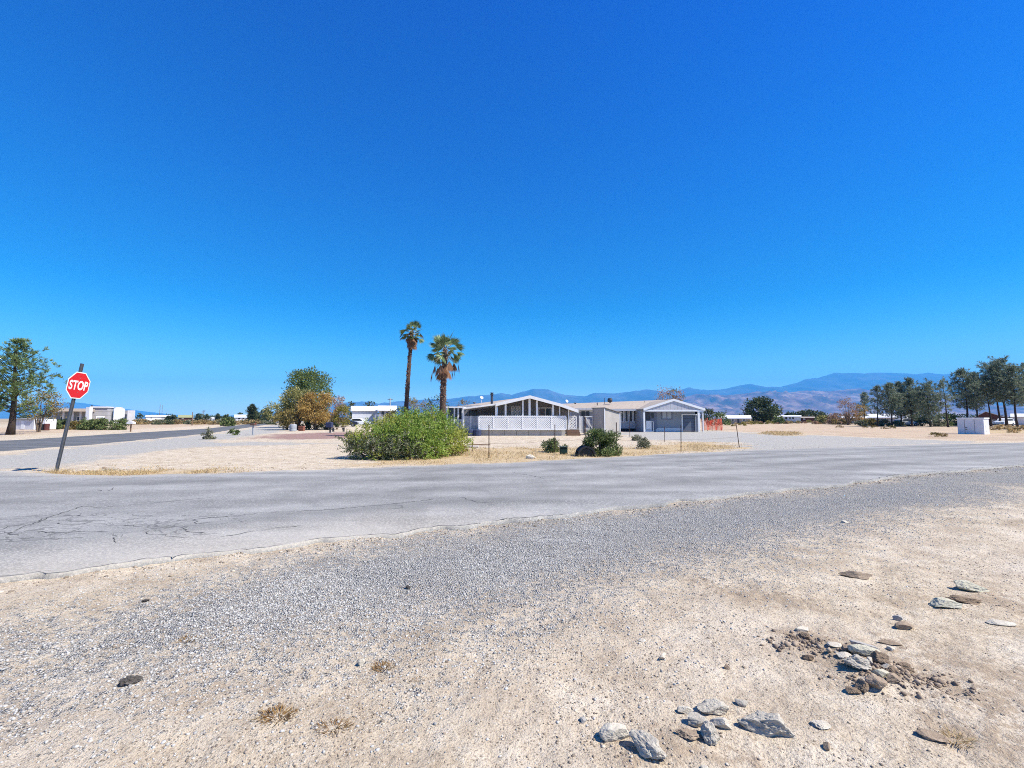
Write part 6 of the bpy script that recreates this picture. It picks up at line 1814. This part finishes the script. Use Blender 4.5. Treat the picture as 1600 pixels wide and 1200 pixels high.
# mailboxes
def mailbox(label, px, pyb, pyt, boxw, mt, post_mt, cat='mailbox', bh=.24):
    b = G(px, pyb); Y = b.y
    t = thing('mailbox', label, cat, b)
    zt = Z(pyt, Y)
    MB().box(b.x - .05, b.x + .05, Y - .05, Y + .05, -.05, zt - bh - .03).build('post', M[post_mt], t)
    m = MB(); w = boxw / 2; h = bh
    prof = [(-w, 0), (w, 0), (w, h * .55)] + [(w * math.cos(a), h * .55 + h * .45 * math.sin(a)) for a in np.linspace(.2, math.pi - .2, 7)] + [(-w, h * .55)]
    m.prism([(b.x + x, zt - h + z) for x, z in prof], Y - .2, Y + .2)
    bx = m.build('box', M[mt], t)
    MB().box(b.x + w, b.x + w + .02, Y - .05, Y - .02, zt - h * .7, zt + .04).build('flag', M['tail_red'], bx)
    MB().box(b.x - w * 1.1, b.x + w * 1.1, Y - .22, Y + .22, zt - h - .03, zt - h).build('shelf', M['wood'], t)
mailbox('white mailbox on a brown post at the far side of the side road', 204, 674.5, 658.3, .72, 'white', 'wood', bh=.3)
mailbox('dark brown mailbox on a thin pale post before the gravel corner', 395, 679.5, 661, .42, 'rust', 'grey_metal', bh=.18)

# utility poles and far little buildings on the left
def upole(label, px, Y, top, base_r=.13, arms=1):
    c = at_base(px, Y); t = thing('utility_pole', label, 'pole', c, 'distant poles beyond the side road')
    z = Z(top, Y); MB().tube([(c.x, Y, 0), (c.x, Y, z)], [base_r, base_r * .7], 7).build('pole', M['wood'], t)
    m = MB()
    for k in range(arms): m.bar((c.x - 1, Y, z - .4 - .8 * k), (c.x + 1, Y, z - .4 - .8 * k), .12, .14)
    if arms: m.build('crossarm', M['wood'], t)
upole('tall thin mast over the far white building', 249, 260, 632, .14, 0)
upole('lower mast right of the tall one over the far building', 252.5, 265, 633, .1, 0)
upole('pole standing nearer in the scrub field', 300.5, 95, 643.5, .09, 0)
upole('distant pole with crossarms above the scrub', 318, 300, 640, .2, 2)
upole('distant thin pole left of the crossarm pole', 316.5, 320, 643, .12, 1)
gable_house('far_building', 'long low white building on the far left horizon', 228, 268, 656, 651, 648.6, 240, 'white', 'metal_roof', 'x', 14, wins=[(235, 238, 652, 654), (252, 256, 652, 654)])
gable_house('far_house', 'tan far house with a greenish roof left of the poles', 279, 301, 656, 652, 648.4, 200, 'maroon', 'olive_roof', 'x', 9, wins=[(284, 287, 652.5, 654.5)])
gable_house('far_house', 'small white far house beyond the creosote bush', 367, 385, 657, 652, 647.6, 170, 'lap_white', 'blue_roof', 'x', 8, wins=[(372, 375, 652.6, 655, 'dark_metal'), (379, 381, 652.6, 655, 'dark_metal')])
gable_house('far_house', 'low white far shed between two distant trees', 315, 336, 656.5, 653.4, 651.6, 210, 'white', 'metal_roof', 'x', 7)
for k, (px, Y, top, rp) in enumerate([(271, 230, 650, 5), (311, 190, 646, 4), (322, 200, 648, 5), (340, 190, 647, 4), (352, 200, 648.5, 6), (375, 210, 646, 4), (404, 180, 645, 5), (412, 170, 640, 5), (262, 240, 651, 3), (418, 150, 636, 6)]):
    leafy('deciduous_tree', ['low dark tree beside the far white building', 'small round tree right of the far tan house', 'small round tree just right of the distant poles', 'small dark tree right of the low white far shed', 'low wide tree left of the small white far house',
        'small dark tree behind the small white far house', 'small tree right of the dark conical conifer', 'dark tree between the conifer and the green bushy tree', 'tiny dark tree at the end of the far white building', 'dark narrow treetop left of the green bushy tree'][k], 'tree', px, Y, top, rp, 600 + k, 'dark_tree', 'small trees on the far left', leaves=420, stem_h=.05, crown='crown', stem='trunk')
# low tree line along the foot of the mountains, far off
def treeline(n, x0, x1, y0, y1, seed):
    r = np.random.default_rng(seed); parts = []
    for k in range(n):
        Y = r.uniform(y0, y1); px = r.uniform(x0, x1); c = np.array(at_base(px, Y)); h = r.uniform(2.5, 6.5) ; w = h * r.uniform(.4, .9)
        m = 60
        p = c + np.stack([r.normal(0, w * .5, m), r.normal(0, w * .5, m), h * r.random(m) ** .7], -1)
        parts.append(blades(p, unit(r.normal(size=(m, 3))), 1.3, .6, r))
    v, f = join(parts)
    tag(obj('far_tree_line', np_mesh('far_tree_line', v, f), M['dark_tree']), kind='stuff')
treeline(420, -300, 1900, 300, 900, 9)

# yard clutter under the tamarisks
t = thing('water_barrel', 'blue grey barrel under the left of the orange tamarisk', 'barrel', at_base(458.5, 54)); c = t.location
MB().lathe([(0, 0), (.36, 0), (.4, .05), (.4, .72), (.34, .8), (0, .82)], 18, (c.x, c.y, 0)).build('drum', M['grey_metal'], t)
MB().lathe([(.402, .35), (.415, .37), (.402, .39)], 18, (c.x, c.y, 0)).build('hoop', M['dark_metal'], t)
t = thing('mail_pedestal', 'dark pedestal box on a post at the edge of the red gravel', 'mailbox', at_base(516.5, 47)); c = t.location
MB().box(c.x - .07, c.x + .07, c.y - .07, c.y + .07, -.02, .55).build('post', M['dark_metal'], t)
MB().box(c.x - .42, c.x + .22, c.y - .25, c.y + .25, .553, 1.1).build('box', M['navy'], t, bevel=.05)
MB().bar((c.x - .3, c.y, .02), (c.x + .25, c.y, .02), .3, .04).build('foot', M['concrete'], t)
t = thing('park_bench', 'pale bench standing right of the dark pedestal box', 'bench', at_base(530, 52)); c = t.location
MB().box(c.x - .85, c.x + .75, c.y - .2, c.y + .2, .44, .5).build('seat', M['flat_tan'], t, bevel=.01)
for q in (-.65, .55):
    MB().box(c.x + q - .06, c.x + q + .06, c.y - .17, c.y + .17, -.01, .437).build('leg', M['dark_metal'], t)
t = thing('tan_crate', 'reddish wooden crate below the orange tamarisk', 'crate', at_base(472, 55)); c = t.location
MB().box(c.x - .3, c.x + .3, c.y - .25, c.y + .25, 0, .6).build('box', M['crate_red'], t, bevel=.02)
m = MB()
for z in (.1, .3, .5): m.box(c.x - .32, c.x + .32, c.y - .28, c.y - .252, z - .05, z + .05)
m.build('slats', M['crate_red'], t)
t = thing('wire_gate', 'pale grey mesh gate beside the big green bush', 'gate', at_base(592, 42)); c = t.location; Y = 42
g = MB()
for px in (586, 592, 598): g.box(X(px, Y) - .025, X(px, Y) + .025, Y - .02, Y + .02, 0, Z(648, Y))
for py in (648.4, 656, 668): g.box(X(586, Y), X(598, Y), Y - .018, Y + .018, Z(py, Y) - .025, Z(py, Y) + .025)
g.build('frame', M['white'], t)
g = MB()
for q in np.linspace(X(586, Y), X(598, Y), 12): g.box(q - .006, q + .006, Y - .004, Y + .004, .3, Z(648.4, Y))
g.build('mesh', M['grey_metal'], t)

# ------------------------------------------------------------------ mountains
def ridged(x, y, f, octs, seed):
    t = np.zeros(x.shape); a = .5; tot = 0
    for k in range(octs):
        t += a * (1 - np.abs(2 * vnoise(x, y, f * 2 ** k, seed + k) - 1)); tot += a; a *= .55
    return t / tot

def mountains(name, prof, D, W, seed, mat, pw=1.25, rel=.35, step=3, rows=46):
    pxs = np.arange(prof[0][0], prof[-1][0] + .1, step)
    pys = np.interp(pxs, [p[0] for p in prof], [p[1] for p in prof])
    pys = pys + (vnoise(pxs, pxs * 0, .12, seed) - .5) * 1.3 + (vnoise(pxs, pxs * 0, .35, seed + 1) - .5) * .7
    pys = np.minimum(pys, 653.5)
    s = np.concatenate([np.linspace(0, 1, rows), [1.15, 1.4, 1.8, 2.2]])
    rx = np.array([P(a, b, D).x for a, b in zip(pxs, pys)]); rz = np.array([max(3, P(a, b, D).z) for a, b in zip(pxs, pys)])
    Yv = D - W + W * s
    XX = np.broadcast_to(rx, (len(s), len(pxs))).copy(); YY = np.broadcast_to(Yv[:, None], XX.shape).copy()
    g = ridged(XX / W * 3.2 + YY / W * .5, YY / W * 1.1, 1.6, 5, seed + 3)
    g2 = ridged(XX / W * 3.2, YY / W * 2.5, 4.2, 3, seed + 9)
    ss = s[:, None]
    base = np.where(ss <= 1, np.clip(ss, 0, 1) ** pw, np.clip(1 - (ss - 1) / 1.2, 0, 1) ** 1.2)
    env = np.clip(np.sin(np.clip(ss, 0, 1) * math.pi), 0, 1) ** .7 * (ss < 1)
    ZZ = rz[None] * (base * (1 + 0 * g) + env * ((g - .55) * rel + (g2 - .5) * rel * .35))
    XX += env * (vnoise(XX / W * 8, YY / W * 8, 1, seed + 5) - .5) * W * .02
    ZZ[0] = -.6; ZZ[-1] = -.6
    ZZ = np.maximum(ZZ, -.6)
    n = len(pxs); i = np.arange(len(s) - 1)[:, None]; j = np.arange(n - 1)[None]
    f = np.stack([i*n+j, i*n+j+1, (i+1)*n+j+1, (i+1)*n+j], -1).reshape(-1, 4)
    me = np_mesh(name, np.stack([XX, YY, ZZ], -1).reshape(-1, 3), f, True)
    tag(obj(name, me, mat), kind='structure')

def mountmat(name, a, b_, c, sc):
    m, nt, b, ns, ls = newmat(name)
    co = objco(nt)
    n1 = nz(nt, mapping(nt, co, (1, 1, 2.5)), sc, 9, .68, .6)
    ls.new(ramp(nt, n1, [(.36, a), (.5, b_), (.62, c)]), b.inputs['Base Color'])
    b.inputs['Roughness'].default_value = 1; b.inputs['Specular IOR Level'].default_value = 0
    return m
MAIN = [(-500, 640), (-200, 646), (-60, 644), (60, 637), (88, 633), (112, 628.5), (127, 630), (160, 638), (205, 646), (300, 650), (430, 650), (500, 640), (541, 629), (565, 627), (593, 630), (620, 628), (650, 625), (690, 624), (711, 622), (735, 619), (753, 617), (770, 617), (785, 614), (801, 617), (815, 613),
        (830.5, 608), (855, 608.5), (868, 613), (881, 617), (913, 619), (930, 614), (960, 614.5), (991, 611), (1011, 608.5), (1032, 612), (1050, 612), (1064, 609.5), (1077, 605.5), (1095, 609.5), (1118, 609), (1139, 606.5), (1155, 602), (1173, 600), (1192, 604.5), (1217, 604.5), (1246, 598),
        (1256, 593), (1279, 590), (1303, 582.6), (1330, 583.4), (1360, 583.2), (1385, 581.8), (1408, 583.2), (1431, 585), (1449, 582.6), (1464, 585), (1486, 584.2), (1535, 585), (1600, 588), (1700, 596), (1850, 612), (2000, 630), (2150, 648)]
mountains('mountain_range', MAIN, 14500, 5200, 900, mountmat('far_mountain_rock', (.04, .052, .065), (.07, .075, .085), (.115, .11, .115), .0011), 1.15, .4)
FOOT = [(640, 652), (700, 648), (800, 644), (900, 640), (960, 636), (1020, 630), (1060, 622), (1090, 616), (1110, 619), (1140, 618), (1165, 615), (1185, 617), (1215, 614.5), (1250, 611.5), (1290, 613), (1320, 611), (1345, 614), (1380, 622), (1420, 628), (1470, 633), (1530, 636), (1600, 632), (1700, 634), (1850, 640), (2000, 650)]
mountains('foothills', FOOT, 9000, 3300, 950, mountmat('foothill_rock', (.06, .034, .042), (.16, .09, .085), (.31, .205, .165), .0019), 1.1, .75, 2.5, 60)

# ------------------------------------------------------------------ haze, sky, sun, camera
def haze():
    m = bpy.data.materials.new('haze_air'); m.use_nodes = True; nt = m.node_tree
    for n in list(nt.nodes):
        if n.type != 'OUTPUT_MATERIAL': nt.nodes.remove(n)
    v = nt.nodes.new('ShaderNodeVolumePrincipled')
    v.inputs['Color'].default_value = HAZE_COL
    v.inputs['Density'].default_value = HAZE_D
    v.inputs['Anisotropy'].default_value = 0.0
    nt.links.new(v.outputs[0], nt.nodes['Material Output'].inputs['Volume'])
    o = obj('haze', MB().box(-19000, 19000, -19000, 19000, -1.7, 1640).mesh('haze'), m)
    tag(o, kind='stuff'); o.display_type = 'WIRE'
HAZE_COL = (.08, .46, 1, 1); HAZE_D = 7e-5
haze()

EL, AZ = R(50), R(107)
w = bpy.data.worlds.new('World'); SC.world = w; w.use_nodes = True
nt = w.node_tree; bg = nt.nodes['Background']
sky = nt.nodes.new('ShaderNodeTexSky'); sky.sky_type = 'NISHITA'; sky.sun_disc = False
sky.sun_elevation = EL; sky.sun_rotation = AZ
sky.altitude = 900; sky.air_density = 1.0; sky.dust_density = .2; sky.ozone_density = 4.5
hs = nt.nodes.new('ShaderNodeHueSaturation'); hs.inputs['Saturation'].default_value = 1.48; hs.inputs['Hue'].default_value = .503; hs.inputs['Value'].default_value = 1.0
nt.links.new(sky.outputs[0], hs.inputs['Color'])
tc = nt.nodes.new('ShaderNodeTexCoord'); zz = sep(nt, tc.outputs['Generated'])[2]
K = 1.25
tint = ramp(nt, zz, [(p, [c / K for c in col]) for p, col in ((0, (1.05, 1.12, .88)), (.05, (1.1, 1.1, .87)), (.12, (1.02, 1.11, .89)), (.26, (.39, .88, .92)), (.45, (.42, .79, 1.09)), (.707, (.29, .655, 1.22)), (1, (.25, .45, .72)))])  # sky tint by height; unseen zenith stop darkened to cut fill light
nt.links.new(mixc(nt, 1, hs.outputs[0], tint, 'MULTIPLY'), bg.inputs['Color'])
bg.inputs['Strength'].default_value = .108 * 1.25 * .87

sd = bpy.data.lights.new('sun', 'SUN'); sd.energy = 5.0; sd.angle = R(.53); sd.color = (1, .95, .845)
so = bpy.data.objects.new('sun', sd); COL.objects.link(so)
so.rotation_euler = Vector((math.cos(EL) * math.sin(AZ), math.cos(EL) * math.cos(AZ), math.sin(EL))).to_track_quat('Z', 'Y').to_euler()
so.location = (20, 0, 40)

cam = bpy.data.cameras.new('camera'); co = bpy.data.objects.new('camera', cam); COL.objects.link(co)
cam.sensor_width = 36; cam.lens = F / 1600 * 36; cam.clip_end = 100000; cam.clip_start = .05
co.location = (0, 0, H); co.rotation_euler = (R(90) + TH, 0, 0)
SC.camera = co
SC.view_settings.view_transform = 'Standard'; SC.view_settings.look = 'None'; SC.view_settings.gamma = 1
SC.view_settings.exposure = .86
SC.cycles.use_denoising = False; SC.cycles.pixel_filter_type = 'BLACKMAN_HARRIS'; SC.cycles.filter_width = 1.05; SC.cycles.max_bounces = 6; SC.cycles.volume_bounces = 1; SC.cycles.transparent_max_bounces = 8
